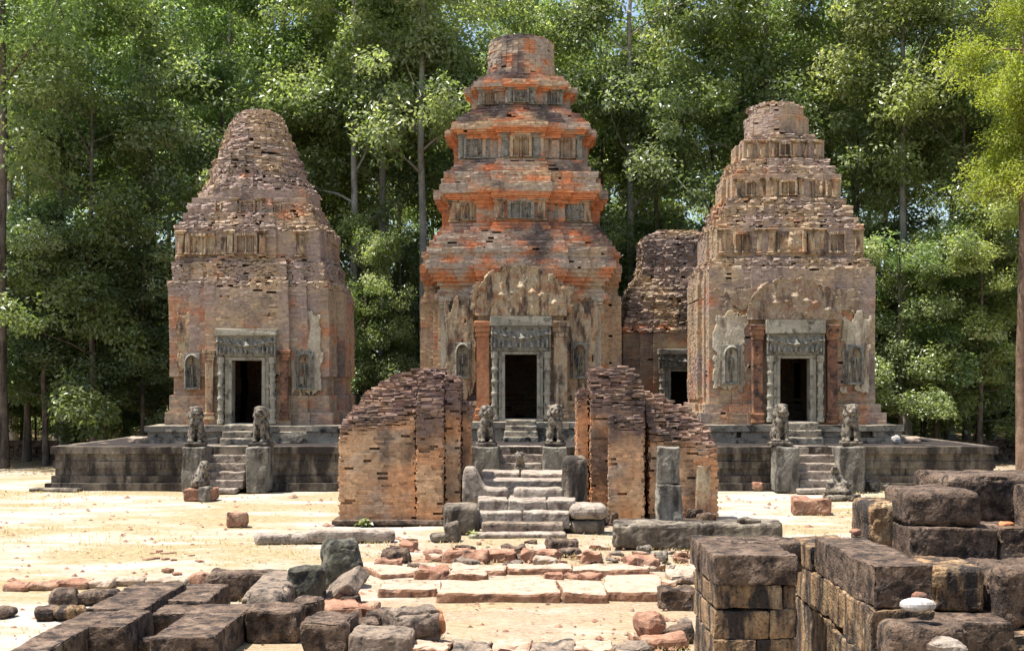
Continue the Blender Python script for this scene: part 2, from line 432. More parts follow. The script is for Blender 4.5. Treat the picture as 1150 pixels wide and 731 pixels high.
def boxes(specs, jit=0.0, seed=1, sub=0):
    """list of (x0,x1,y0,y1,z0,z1) -> V,F of bevelled little boxes"""
    rng = np.random.default_rng(seed)
    V, Fc = [], []
    for (x0, x1, y0, y1, z0, z1) in specs:
        be = min(0.018, 0.2 * min(x1 - x0, y1 - y0, z1 - z0))
        bm = bmesh.new(); bmesh.ops.create_cube(bm, size=1)
        for v in bm.verts:
            v.co = Vector((x0 if v.co.x < 0 else x1, y0 if v.co.y < 0 else y1, z0 if v.co.z < 0 else z1))
        bmesh.ops.bevel(bm, geom=bm.edges[:], offset=be, segments=1, affect='EDGES')
        o = len(V)
        bm.verts.index_update()
        for v in bm.verts: V.append(tuple(np.array(v.co) + rng.normal(0, 1, 3) * jit))
        for f in bm.faces: Fc.append([o + v.index for v in f.verts])
        bm.free()
    return V, Fc

def rock_mesh(dx, dy, dz, mat, seed=0, rnd=0.06, amp=0.02, res=0.05, taper=0.0, lump=0.0, chips=0.5, name='stone', top=None, cap=26):
    """block of stone, base centre at the origin: rounded, chipped, uneven"""
    nx, ny, nz = (int(min(cap, max(3, math.ceil(q / res)))) for q in (dx, dy, dz))
    idx, P = {}, []
    def vid(i, j, k):
        if (i, j, k) not in idx:
            idx[(i, j, k)] = len(P); P.append((i / nx, j / ny, k / nz))
        return idx[(i, j, k)]
    Fc = []
    for i in range(nx):
        for j in range(ny):
            Fc.append((vid(i, j, 0), vid(i, j + 1, 0), vid(i + 1, j + 1, 0), vid(i + 1, j, 0)))
            Fc.append((vid(i, j, nz), vid(i + 1, j, nz), vid(i + 1, j + 1, nz), vid(i, j + 1, nz)))
    for i in range(nx):
        for k in range(nz):
            Fc.append((vid(i, 0, k), vid(i + 1, 0, k), vid(i + 1, 0, k + 1), vid(i, 0, k + 1)))
            Fc.append((vid(i, ny, k), vid(i, ny, k + 1), vid(i + 1, ny, k + 1), vid(i + 1, ny, k)))
    for j in range(ny):
        for k in range(nz):
            Fc.append((vid(0, j, k), vid(0, j, k + 1), vid(0, j + 1, k + 1), vid(0, j + 1, k)))
            Fc.append((vid(nx, j, k), vid(nx, j + 1, k), vid(nx, j + 1, k + 1), vid(nx, j, k + 1)))
    P = np.array(P)
    P = P - 0.5
    P = 0.5 * np.sign(P) * (1 - (1 - np.abs(P) * 2) ** 1.25)         # denser towards the edges
    half = np.array((dx, dy, dz)) / 2
    p = P * 2 * half
    r = min(rnd, 0.95 * half.min())
    q = np.clip(p, -half + r, half - r)
    d = p - q
    ln = np.linalg.norm(d, axis=1)
    edge = np.sum(np.abs(d) > 0.55 * r, 1) >= 2
    nrm = np.where(ln[:, None] > 1e-6, d / np.maximum(ln, 1e-6)[:, None], 0)
    p = q + nrm * r
    if lump > 0:
        sph = p / half; s = np.linalg.norm(sph, axis=1, keepdims=True)
        p = p * (1 - lump) + lump * (sph / np.maximum(s, .2)) * half
    o = np.array((seed * 3.17, seed * 1.31, seed * 7.7))
    nn = nrm + 1e-3 * p
    nn /= np.linalg.norm(nn, axis=1)[:, None]
    w1 = np.stack([fbm(p + o + k * 31, 1.6 / max(0.25, half.max()), 2, seed + k) for k in range(3)], 1)
    p = p + w1 * amp * 2.0
    p = p + nn * (fbm(p + o, 5, 4, seed + 5) * amp)[:, None]
    ch = np.clip(fbm(p + o, 5.5, 4, seed + 8, .6) * 2.4 - 0.2, 0, 1) * chips
    p = p - nn * (ch * np.where(edge, 1.0, 0.25) * min(0.09, 0.35 * half.min()))[:, None]
    p = p + nn * (fbm(p + o, 17, 3, seed + 11, .7) * min(.014, amp * 0.8))[:, None]
    if taper: p[:, :2] *= (1 - taper * (p[:, 2:3] / dz + 0.5))
    p[:, 2] += dz / 2
    if top is not None: p = top(p)
    return mesh_from(name, p, Fc, mat)

def relief(X, yf, Z, wd, ht, hf, nx=40, nz=40, thick=0.06, mask=None):
    """carved panel facing the front (-Y): centre X, foot Z, plane yf; hf(u,v) gives the relief height in metres, u in -1..1, v in 0..1"""
    u, v = np.meshgrid(np.linspace(-1, 1, nx), np.linspace(0, 1, nz))
    h = hf(u, v)
    x = X + u * wd / 2; z = Z + v * ht; y = yf - h
    V = np.stack((x, y, z), -1).reshape(-1, 3)
    Fc = []
    mk = np.ones(u.shape, bool) if mask is None else mask(u, v)
    for j in range(nz - 1):
        for i in range(nx - 1):
            if mk[j, i] and mk[j, i + 1] and mk[j + 1, i] and mk[j + 1, i + 1]:
                Fc.append((j * nx + i, j * nx + i + 1, (j + 1) * nx + i + 1, (j + 1) * nx + i))
    # close the rim back to the wall
    cnt = {}
    for f in Fc:
        for a, b in zip(f, f[1:] + f[:1]):
            cnt[(a, b)] = cnt.get((a, b), 0) + 1
    n = len(V); used = {}
    V = list(map(tuple, V))
    for (a, b) in list(cnt):
        if (b, a) not in cnt:
            for q in (a, b):
                if q not in used:
                    used[q] = len(V); V.append((V[q][0], yf + thick, V[q][2]))
            Fc.append((b, a, used[a], used[b]))
    return V, Fc

def lathe(X, Y, Z, prof, n=10, sq=False):
    V, Fc = [], []
    for (z, r) in prof:
        for k in range(n):
            a = 2 * math.pi * (k + .5) / n
            V.append((X + r * math.cos(a), Y + r * math.sin(a), Z + z))
    for j in range(len(prof) - 1):
        for k in range(n):
            m = (k + 1) % n
            Fc.append((j * n + k, j * n + m, (j + 1) * n + m, (j + 1) * n + k))
    Fc.append(tuple(range((len(prof) - 1) * n, len(prof) * n)))
    Fc.append(tuple(range(n))[::-1])
    return V, Fc

def organic(name, prims, mat, voxel=0.03, amp=0.012, seed=0, smooth_it=4):
    """fuse ellipsoids ('e', centre, radii, euler degrees) and tapered limbs ('c', p0, p1, r0, r1) into one weathered body"""
    bm = bmesh.new()
    for p in prims:
        if p[0] == 'e':
            rot = Euler([R(a) for a in (p[3] if len(p) > 3 else (0, 0, 0))]).to_matrix().to_4x4()
            bmesh.ops.create_icosphere(bm, subdivisions=3, radius=1, matrix=Matrix.Translation(p[1]) @ rot @ Matrix.Diagonal((*p[2], 1)))
        else:
            a, b = Vector(p[1]), Vector(p[2])
            steps = 7
            for k in range(steps + 1):
                t = k / steps
                r = p[3] * (1 - t) + p[4] * t
                bmesh.ops.create_icosphere(bm, subdivisions=2, radius=r, matrix=Matrix.Translation(a.lerp(b, t)))
            q = (b - a).to_track_quat('Z', 'Y').to_matrix().to_4x4()
            bmesh.ops.create_cone(bm, cap_ends=True, segments=14, radius1=p[3], radius2=p[4], depth=(b - a).length, matrix=Matrix.Translation((a + b) / 2) @ q)
    me = bpy.data.meshes.new('tmp'); bm.to_mesh(me); bm.free()
    o = bpy.data.objects.new('tmp', me); C.objects.link(o)
    m = o.modifiers.new('r', 'REMESH'); m.mode = 'VOXEL'; m.voxel_size = voxel
    s = o.modifiers.new('s', 'SMOOTH'); s.iterations = smooth_it; s.factor = 0.5
    dg = bpy.context.evaluated_depsgraph_get()
    me2 = bpy.data.meshes.new_from_object(o.evaluated_get(dg))
    bpy.data.objects.remove(o); bpy.data.meshes.remove(me)
    n = len(me2.vertices)
    co = np.zeros(n * 3); me2.vertices.foreach_get('co', co); co = co.reshape(-1, 3)
    no = np.zeros(n * 3); me2.vertices.foreach_get('normal', no); no = no.reshape(-1, 3)
    co = co + no * (fbm(co + seed * 9.1, 7, 4, seed) * amp * 1.6)[:, None]
    me2.vertices.foreach_set('co', co.ravel().astype(np.float32)); me2.update()
    me2.name = name; me2.materials.clear(); me2.materials.append(mat)
    me2.polygons.foreach_set('use_smooth', np.ones(len(me2.polygons), bool))
    return me2

# ------------------------------------------------------------------ the ground
def build_ground():
    xs = np.concatenate((np.linspace(-400, -45, 8)[:-1], np.arange(-45, 45.1, 0.5), np.linspace(45, 400, 8)[1:]))
    ys = np.concatenate((np.linspace(-200, 8, 8)[:-1], np.arange(8, 70.1, 0.45), np.linspace(70, 600, 10)[1:]))
    X, Y = np.meshgrid(xs, ys)
    p = np.stack((X.ravel(), Y.ravel(), 0 * X.ravel()), 1)
    z = fbm(p, 0.35, 4, 3) * 0.045 + fbm(p, 1.6, 2, 5) * 0.012
    far = np.abs(p[:, 1] - 30) > 120
    z[far] = 0
    V = p.copy(); V[:, 2] = z - 0.015
    nx, ny = len(xs), len(ys)
    i, j = np.meshgrid(np.arange(nx - 1), np.arange(ny - 1))
    a = (j * nx + i).ravel()
    Fc = np.stack((a, a + 1, a + nx + 1, a + nx), 1)
    o = obj('ground', mesh_from('ground', V, Fc, M_ground, None, True))
    tag(o, 'pale sandy ground with dry grass in front of the towers', 'ground', kind='structure')
build_ground()

# ------------------------------------------------------------------ carved panels
def h_lintel(u, v):
    g = 0.58 - 0.16 * np.cos(u * math.pi) * 0.6
    h = 0.055 * np.exp(-((v - g) / 0.07) ** 2)
    pend = np.clip((g - v) / 0.4, 0, 1) * (v > 0.12) * (0.5 + 0.5 * np.cos(u * 34 + 1.3 * np.sin(u * 9))) * (np.abs(u) < .92)
    crest = (v > g) * np.clip(1 - (v - g) / 0.42, 0, 1) * (0.5 + 0.5 * np.cos(u * 22 + v * 9))
    kal = 0.05 * np.exp(-((u / 0.1) ** 2 + ((v - .5) / .28) ** 2))
    return 0.02 + h + 0.11 * (pend > .35) * pend ** .5 + 0.08 * (crest > .4) * crest ** .5 + 2 * kal + 0.07 * ((np.abs(u) > .94) | (v > .95))
def h_tymp(u, v):
    p = np.stack((u.ravel() * 3, v.ravel() * 2.2, 0 * u.ravel()), 1)
    n = fbm(p, 2.2, 5, 21).reshape(u.shape)
    ed = 1 - np.abs(u) ** 1.0
    fr = 0.09 * np.exp(-(((v - (1.02 - 0.62 * np.abs(u) ** 2.2)) / 0.1) ** 2))
    fig = 0
    for fx, fs in ((-.66, .55), (-.42, .8), (-.2, .9), (0.02, 1.1), (.24, .9), (.46, .8), (.68, .5)):
        fig = fig + 0.04 * np.exp(-(((u - fx) / .06) ** 2 + ((v - .34 * fs) / (.22 * fs)) ** 2) ** 2) + 0.012 * np.exp(-(((u - fx) / .045) ** 2 + ((v - .66 * fs) / .07) ** 2) ** 2) + 0.04 * np.exp(-(((u - fx) / .12) ** 2 + ((v - .46 * fs) / .04) ** 2) ** 2)
    n2 = fbm(p, 6.5, 4, 28, .65).reshape(u.shape)
    return 0.02 + 0.07 * n + 0.05 * n2 + fr * 1.1 + fig * (v < .85)
def m_tymp(u, v):
    n = fbm(np.stack((u.ravel() * 3, v.ravel() * 3, 0 * u.ravel()), 1), 2.0, 5, 77, .65).reshape(u.shape)
    return v < 0.90 - 0.55 * np.abs(u) ** 3.5 + .22 * n
def h_niche(u, v):
    r = np.where(v > 0.72, np.sqrt((u / 0.66) ** 2 + ((v - .72) / .2) ** 2), np.abs(u) / .66)
    inside = (r < 1) & (v > .07)
    fr = np.exp(-((r - 1.14) / .12) ** 2) * 0.09
    return np.where(inside, -0.13, 0.025) + fr * (v > .05)
def h_figure(u, v):
    def el(cx, cz, rx, rz):
        q = 1 - ((u - cx) / rx) ** 2 - ((v - cz) / rz) ** 2
        return np.sqrt(np.clip(q, 0, 1))
    h = np.maximum.reduce([el(0, .90, .2, .085), el(0, .98, .14, .05) * .8, el(0, .70, .42, .10), el(0, .58, .3, .16), el(0, .46, .36, .09),
                           el(-.17, .24, .16, .25), el(.17, .24, .16, .25), el(-.46, .6, .12, .17) * .8, el(.46, .6, .12, .17) * .8,
                           el(-.5, .42, .10, .12) * .7, el(.52, .42, .1, .12) * .7, el(-.18, .03, .2, .04), el(.18, .03, .2, .04)])
    return h * 0.17
def m_figure(u, v): return h_figure(u, v) > 0.004
def h_false(u, v, sd=0):
    a = np.abs(u)
    if sd % 3 == 1:
        f = 0.12 * np.exp(-((u / .2) ** 2 + ((v - .42) / .32) ** 2) ** 2) + .1 * np.exp(-((u / .13) ** 2 + ((v - .82) / .1) ** 2) ** 2)
        return 0.01 + f + np.where(a > .76, .08, 0) + np.where(v < .08, .05, 0)
    h = np.where(a > .74, 0.06, 0.0) + np.where((a < .74) & (v > .86), 0.05, 0) + np.where(v < .1, .05, 0)
    h = h + np.where(a < .10, 0.04, 0) + 0.02 * (np.cos(u * 30) > .3) * (a < .7)
    return h + 0.01
def h_rough(sd, amp=0.022):
    def f(u, v):
        p = np.stack((u.ravel() * 2.0, v.ravel() * 5.0, 0 * u.ravel() + sd), 1)
        return 0.008 + amp * fbm(p, 1.4, 5, sd, .6).reshape(u.shape)
    return f
def m_ragged(sd, k=0.30):
    def f(u, v):
        p = np.stack((u.ravel() * 2.0, v.ravel() * 4.0, 0 * u.ravel() + sd * 3.3), 1)
        n = fbm(p, 1.7, 4, sd + 40, .5).reshape(u.shape)
        d = np.minimum(np.minimum((1 - np.abs(u)) * 2.2, v * 6), (1 - v) * 5)
        return np.minimum(d, 1) + n * 1.1 > k
    return f

def pilaster_boxes(x, yf, z0, z1, w_, d_, cap=0.16):
    h = z1 - z0
    s = [(x - w_ / 2, x + w_ / 2, yf - d_, yf + .12, z0 + .1 * h, z1 - cap * h)]
    for k, (f0, f1, e) in enumerate(((0, .04, .05), (.04, .07, .03), (.07, .1, .04), (1 - cap, 1 - cap * .7, .025), (1 - cap * .7, 1 - cap * .35, .05), (1 - cap * .35, 1, .075))):
        s.append((x - w_ / 2 - e, x + w_ / 2 + e, yf - d_ - e, yf + .121, z0 + f0 * h + .001, z0 + f1 * h - .001))
    return s

def colonette_prof(h, r):
    pr = [(0, r * 1.25), (.06 * h, r * 1.25), (.065 * h, r * .95)]
    for k in (0.2, 0.38, 0.56, 0.74):
        pr += [((k - .03) * h, r * .92), ((k - .025) * h, r * 1.12), ((k) * h, r * 1.22), ((k + .025) * h, r * 1.12), ((k + .03) * h, r * .92)]
    pr += [(.9 * h, r * .95), (.905 * h, r * 1.25), (h, r * 1.25)]
    return pr

# ------------------------------------------------------------------ towers
def tower(label, group, Xc, dm, P0, kps, splits, colfn, seed, bfrac=0.5, bodyspec=None, er=lambda y: 0.03, shift=None, zfoot=1.73, ch=0.064, crown_round=False, mat=None, plinth=None, blen=0.27, stepq=0.085):
    """kps: (photo row, main half width px, lateral half width px) measured at the silhouettes; splits: [(part name, row low, row high)]"""
    mat = mat or MB
    kp = sorted(kps, key=lambda k: -k[0])
    rows = np.array([k[0] for k in kp], float)
    a0 = kp[len(kp) // 8][1] * dm / F
    M = []; Lh = []; Z = []
    for (y, m, l) in kp:
        dc = dm + a0
        a = m * dc / (F + m)
        lt = max(l * (dc - .5 * a) / F - .02, a + 0.02)
        M.append(a); Lh.append(lt); Z.append(wz(y, dc - lt))
    M, Lh, Z = map(np.array, (M, Lh, Z))
    Z[0] = zfoot
    Yc = dm + a0
    t = thing('brick_temple_tower', label, 'tower', (Xc, Yc, zfoot), group)
    sh = shift or (lambda z: 0.0)
    n = int((Z[-1] - Z[0]) / ch)
    allc = []
    for k in range(n):
        z = Z[0] + k * ch; zm = z + ch / 2
        m = np.interp(zm, Z, M); lt = np.interp(zm, Z, Lh); y = np.interp(zm, Z, rows)
        p = max(0.0, round((lt - m) / .06) * .06); m = round(m / stepq) * stepq
        bf = bfrac if y > splits[0][2] else bfrac * .78
        b = m * bf; c = b + .45 * (m - b)
        if crown_round and y < crown_round:
            poly = plan_round(m * (1.09 if y > 195 else 1.04), 36)
        else:
            poly = plan_cross(m, p, b, c)
        poly = poly + np.array((Xc + sh(z), Yc))
        m2 = np.interp(zm + .2, Z, M); m1 = np.interp(zm - .2, Z, M)
        allc.append((z, poly, er(y), y, (m2 - m1) / .4))
    bs = bodyspec
    first = True
    for (pname, ylo, yhi) in splits:
        cs = [c for c in allc if yhi <= c[3] < ylo]
        if not cs: continue
        skip = None
        if first and bs:
            zt = bs['z0'] + bs['oh'] + bs['fw'] * .9; hw = bs['ow'] / 2 + bs['fw'] * 0.85
            def skip(mid, ay):
                return (np.abs(mid[:, 0] - Xc) < hw + 0.10) & (ay[:, 1] > .5) & (mid[:, 2] < zt) & (mid[:, 2] > bs['z0'] - .05) & (mid[:, 1] < Yc - 1)
        V, Fc, col = lay_bricks(cs, ch, blen, colfn, seed, skip)
        part(pname, V, Fc, mat, t, col)
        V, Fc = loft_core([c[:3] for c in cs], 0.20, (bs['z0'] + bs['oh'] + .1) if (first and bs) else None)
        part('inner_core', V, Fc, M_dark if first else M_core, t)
        first = False
    def front(y):        # plane of the front bay and of the main wall at photo row y
        z = np.interp(-y, -rows, Z)
        m = np.interp(z, Z, M); lt = np.interp(z, Z, Lh)
        return Yc - lt, Yc - m, z, m, Xc + sh(z)
    t2 = dict(t=t, front=front, Xc=Xc, Yc=Yc)
    if bs: door_parts(t2, bs, seed)
    return t2

def door_parts(tw, bs, seed):
    t, X = tw['t'], tw['Xc']
    z0, ow, oh, fw, yf = bs['z0'], bs['ow'], bs['oh'], bs['fw'], bs['yf']
    hw = ow / 2
    V, Fc = boxes([(X - hw - fw, X - hw, yf - .06, yf + .4, z0, z0 + oh), (X + hw, X + hw + fw, yf - .06, yf + .4, z0, z0 + oh),
                   (X - hw - fw, X + hw + fw, yf - .063, yf + .4, z0 + oh + .001, z0 + oh + fw),
                   (X - hw - fw * .45, X - hw + .002, yf - .10, yf - .05, z0 + .002, z0 + oh + fw * .45), (X + hw - .002, X + hw + fw * .45, yf - .10, yf - .05, z0 + .002, z0 + oh + fw * .45),
                   (X - hw - fw * .43, X + hw + fw * .43, yf - .098, yf - .05, z0 + oh + .002, z0 + oh + fw * .43),
                   (X - hw - fw, X + hw + fw, yf - .13, yf + .4, z0 - .12, z0 - .001)], 0.004, seed)
    part('door_frame', V, Fc, M_frame, t)
    ch = oh + fw * .55
    cr = bs.get('cr', 0.085)
    for s in (-1, 1):
        V, Fc = lathe(X + s * (hw + fw + cr * 1.15), yf - .10, z0 - .02, colonette_prof(ch, cr), 10)
        part('colonette', V, Fc, M_frame, t)
    lw = ow + 2 * fw + 4.6 * cr
    V, Fc = relief(X, yf - .12, z0 + ch + .0, lw, bs['lh'], h_lintel, 130, 54, 0.25)
    part('carved_lintel', V, Fc, M_relief, t, None, True)
    V, Fc = boxes([(X - lw / 2 - .03, X + lw / 2 + .03, yf - .26, yf + .1, z0 + ch + bs['lh'] + .002, z0 + ch + bs['lh'] + bs['sh'])], 0.01, seed + 1)
    part('lintel_shelf', V, Fc, M_frame, t)
    zt = z0 + ch + bs['lh'] + bs['sh']
    if bs.get('tymp'):
        V, Fc = relief(X + bs['tymp'][2] if len(bs['tymp']) > 2 else X, yf - .03, zt + .01, bs['tymp'][0], bs['tymp'][1], h_tymp, 100, 80, 0.2, m_tymp)
        part('pediment', V, Fc, bs.get('tmat', M_stucco), t, None, True)
    for (dx, wpil, zb, ztop, mat) in bs.get('pil', ()):
        V, Fc = boxes(pilaster_boxes(X + dx, yf + .0, zb, ztop, wpil, .10), 0.006, seed + 3)
        part('pilaster', V, Fc, mat, t)
    for (dx, wpil, zb, ztop, yp, mat) in bs.get('pil2', ()):
        V, Fc = boxes(pilaster_boxes(X + dx, yp, zb, ztop, wpil, .05, .10), 0.008, seed + 3)
        part('pilaster', V, Fc, mat, t)
    for (dx, zb, wn, hn, yn) in bs.get('niches', ()):
        V, Fc = relief(X + dx, yn - .02, zb, wn, hn, h_niche, 40, 60, 0.25)
        ni = part('niche', V, Fc, M_relief, t, None, True)
        V, Fc = relief(X + dx, yn + .09, zb + .08 * hn, wn * .62, hn * .80, h_figure, 34, 60, 0.02, m_figure)
        part('carved_figure', V, Fc, M_relief, ni, None, True)
    for (dx, zb, wn, hn, yn, mat, sd) in bs.get('panels', ()):
        V, Fc = relief(X + dx, yn + .008, zb, wn, hn, h_rough(sd), 60, 130, 0.12, m_ragged(sd))
        part('stucco_panel', V, Fc, mat, t, None, True)

def false_niches(tw, y_top, y_bot, specs, mat=M_relief, seed=0, pil=True, pmat=None):
    """specs: (offset px from centre, width px, on the bay plane?)"""
    fb, fm, zb, m, xc = tw['front']((y_top + y_bot) / 2)
    k_ = 0
    zlo = tw['front'](y_bot)[2]; zhi = tw['front'](y_top)[2]
    for (dx, wpx, bay) in specs:
        yy = fb if bay else fm
        x = xc + dx * yy / F; wd = wpx * yy / F
        k_ += 1; sd_ = seed + k_
        rough = h_rough(sd_ + 60, .03)
        V, Fc = relief(x, yy - .02, zlo, wd, zhi - zlo, lambda u, v: h_false(u, v, sd_) * 1.5 + rough(u, v), 50, 40, 0.2)
        part('false_niche', V, Fc, (mat, M_tymp, mat, M_stucco)[sd_ % 4], tw['t'])
    if pil:
        V, Fc = [], []
        for (dx, wpx, bay) in pil:
            yy = fb if bay else fm
            v, f = boxes(pilaster_boxes(xc + dx * yy / F, yy, zlo - .05, zhi + .08, wpx * yy / F, .09), 0.01, seed)
            part('pilaster', v, f, pmat or mat, tw['t'])

def colour_central(p, e, er, rng, sl):
    n1 = fbm(p, 0.9, 4, 31); n2 = fbm(p, 2.6, 3, 32); n3 = fbm(p * np.array((1, 1, .45)), 1.5, 4, 33)
    z = p[:, 2]
    upper = smooth(5.6, 6.8, z); fl = smooth(.15, .8, sl); roof = smooth(.2, .9, -sl)
    base = TAN[None] * (1 + 0.05 * rng.normal(size=(len(p), 1)))
    t = smooth(-.2, .35, n1 + .2 * upper)[:, None]; base = base * (1 - t) + GREYB * (1.25 + .2 * (1 - upper[:, None])) * t
    o = (smooth(.05, .3, n2 + .45 * fl * (.55 + .45 * upper) + .20 * roof - .04 - .14 * (1 - upper)))[:, None]
    base = base * (1 - o) + (ORANGE * rng.uniform(.8, 1.15, (len(p), 1))) * o
    rr = (rng.random(len(p)) < .03 + .25 * roof)[:, None]; base = np.where(rr, REDB * rng.uniform(.8, 1.4, (len(p), 1)), base)
    d = smooth(.08, .32, n3 + 0.38 * roof - .14 - .2 * fl)[:, None] * .92
    return base * (1 - d) + BLACKB * 1.4 * d
def colour_side(p, e, er, rng, sl):
    n1 = fbm(p, 0.9, 4, 41); n2 = fbm(p, 2.2, 3, 42); n3 = fbm(p * np.array((1, 1, .45)), 1.3, 4, 43)
    z = p[:, 2]
    up = smooth(5.0, 6.0, z); fl = smooth(.15, .8, sl); roof = smooth(.2, .9, -sl)
    base = PURP[None] * rng.uniform(.85, 1.15, (len(p), 1))
    t = smooth(-.1, .3, n1 + .18 - .10 * up)[:, None]; base = base * (1 - t) + TAN * .85 * t
    o = smooth(.10, .40, n2 + 0.06 - .26 * up + .12 * fl * (1 - up))[:, None] * .85
    base = base * (1 - o) + ORANGE * .9 * rng.uniform(.85, 1.08, (len(p), 1)) * o
    pl = (rng.random(len(p)) < .04 + .06 * roof)[:, None]; base = np.where(pl, PALE * rng.uniform(.7, 1.0, (len(p), 1)), base)
    d = smooth(.12, .42, n3 - .06 * up)[:, None] * .7
    return base * (1 - d) + BLACKB * d
def colour_right(p, e, er, rng, sl):
    c = colour_side(p + 57.0 * np.array((1, 1, 0)), e, er, rng, sl)
    return c * np.array((1.0, 1.0, .97))

def steps(rows):      # (row top, row bottom, main, lateral): upright steps, from the ground up
    out = []
    for (lo, hi, m, l) in rows:
        k = 1.0 if lo > 335 else .965
        out += [(lo - .05, m * (k + 1) / 2, l * k), (hi + .05, m * (k + 1) / 2, l * k)]
    return out
CENTRAL = steps([(478,463,105,122),(463,456,100,117),(456,450,103,120),(450,444,97,115),(444,338,93,113),(338,334,96,115),(334,329,99,117),(329,325,96,115),(325,320,92,112),(320,315,96,114),(315,310,100,115),(310,306,103,116),(306,301,106,117),(301,291,109,118),
    (291,284,105,114),(284,277,107,116),(277,270,101,110),(270,263,97,106),(263,258,90,102),(258,253,87,100),(253,250,82,97),(250,227,76,93),(227,223,80,96),(223,219,84,99),(219,215,87,101),(215,204,91,103),(204,198,86,97),(198,192,88,95),(192,186,80,88),(186,182,76,86),(182,179,71,81),
    (179,153,66,78),(153,150,69,81),(150,147,73,84),(147,144,76,87),(144,136,79,89),(136,131,73,81),(131,126,68,76),(126,122,58,68),(122,119,52,62),(119,101,45,58),(101,98,48,61),(98,95,51,64),(95,89,54,67),(89,85,49,58)]) + [(84.5,42,43),(80,39,40),(72,37,38),(56,36,37),(50,36,37),(44,36,37),(41,33,34),(38,28,29)]
def er_c(y):
    for lo, hi, v in ((289, 258, .038), (300, 289, .022), (200, 181, .036), (136, 121, .038), (85, 30, .035), (480, 450, .05)):
        if hi <= y < lo: return v
    return 0.016
pxm = 1 / 35.5
tc = tower('tallest tower, in the middle, bright orange brick under its cornices and a round top', 'four brick temple towers', 0.0, 42.95, 0.75, CENTRAL,
      [('tower_body', 999, 258), ('lower_tier', 258, 182), ('middle_tier', 182, 123), ('upper_tier', 123, 85), ('crown', 85, 0)], colour_central, 11, stepq=.012,
      bfrac=0.50, er=er_c, crown_round=85,
      bodyspec=dict(z0=1.88, ow=1.02, oh=2.03, fw=.20, yf=42.17, cr=.10, lh=.78, sh=.32, tymp=(2.9, 1.75), tmat=M_stucco,
        pil=((-1.2, .40, 1.9, 4.95, M_orange), (1.25, .42, 1.9, 4.95, M_stucco)), pil2=((-2.44, .26, 2.3, 5.75, 42.93, M_stuccop), (2.44, .26, 2.3, 5.75, 42.93, M_stuccop)),
        niches=((-1.86, 3.15, .52, 1.15, 42.60), (1.86, 3.15, .52, 1.15, 42.60)),
        panels=((-1.92, 2.3, 1.1, 3.5, 42.66, M_stucco, 3), (1.92, 2.3, 1.1, 3.5, 42.66, M_stucco, 5), (-1.0, 5.3, 1.3, .9, 42.2, M_stucco, 6), (1.1, 5.2, 1.2, .9, 42.2, M_stucco, 7), ), ybase=0))
false_niches(tc, 226, 246, ((0, 30, 1), (-56, 34, 0), (54, 32, 0)), M_relief, 1, ((-23, 9, 1), (23, 9, 1), (-76, 8, 0), (-36, 8, 0), (36, 8, 0), (74, 8, 0)), M_stucco)
false_niches(tc, 153, 177, ((0, 24, 1), (-50, 28, 0), (46, 30, 0)), M_relief, 2, ((-18, 8, 1), (18, 8, 1), (-67, 6, 0), (-34, 6, 0), (32, 6, 0), (66, 6, 0)), M_relief)
false_niches(tc, 101, 116, ((0, 18, 1), (-34, 18, 0), (34, 18, 0)), M_relief, 3, ((-13, 7, 1), (13, 7, 1), (-45, 5, 0), (-23, 5, 0), (23, 5, 0), (45, 5, 0)), M_relief)

LEFT = [(480,94,101),(466,94,101),(463,90,98),(455,88,97),(440,87.5,97),(350,88,97),(345,90,98),(325,89,97),(322,88,95),(305,87,92),(296,84,89),(290,82,87),(287,83,86),(262,83,87),(258,82,87),(254,80,84),(250,76,81),(245,73,77),(232,67,70),(228,66,69),(213,65,68),(208,59,62),(200,54,56),(190,50,52),(185,50,51),(178,47,48),(162,41,42),(150,36,37),(140,32,33),(132,28,29),(128,25,26),(125,20,21),(123,11,12)]
def er_s(y):
    for lo, hi, v in ((322, 288, .075), (258, 228, .08), (213, 0, .085), (340, 322, .035)):
        if hi <= y < lo: return v
    return 0.022
lean = lambda z: -0.22 * float(np.clip((z - 4.5) / 6, 0, 1))
tl = tower('left tower of grey purple brick worn to a smooth cone without clear storeys', 'four brick temple towers', -8.22, 40.5, 0.33, LEFT,
      [('tower_body', 999, 290), ('lower_tier', 290, 228), ('crown', 228, 0)], colour_side, 23, mat=MB3, stepq=.11, crown_round=222, bfrac=.52, er=er_s, shift=lean,
      bodyspec=dict(z0=1.80, ow=.90, oh=1.88, fw=.22, yf=40.12, cr=.09, lh=.62, sh=.20,
        pil=((-1.12, .24, 1.9, 4.0, M_stucco), (1.12, .24, 1.9, 4.0, M_redpil)),
        niches=((-1.70, 2.80, .48, 1.1, 40.30), (1.70, 2.80, .52, 1.15, 40.30)),
        panels=((1.74, 2.6, 1.1, 2.6, 40.36, M_stuccop, 12), (-1.8, 3.3, .9, 1.9, 40.36, M_stucco, 14), (-.1, 4.75, 2.2, .9, 40.16, M_stucco, 17))))
false_niches(tl, 262, 286, ((0, 26, 1), (-46, 46, 0)), M_stucco, 4, ((-18, 7, 1), (18, 7, 1), (-74, 7, 0), (60, 8, 0)), M_stucco)
false_niches(tl, 226, 239, ((0, 18, 1), (-30, 14, 0), (30, 14, 0)), M_tymp, 5, ((-14, 6, 1), (14, 6, 1)), M_tymp)

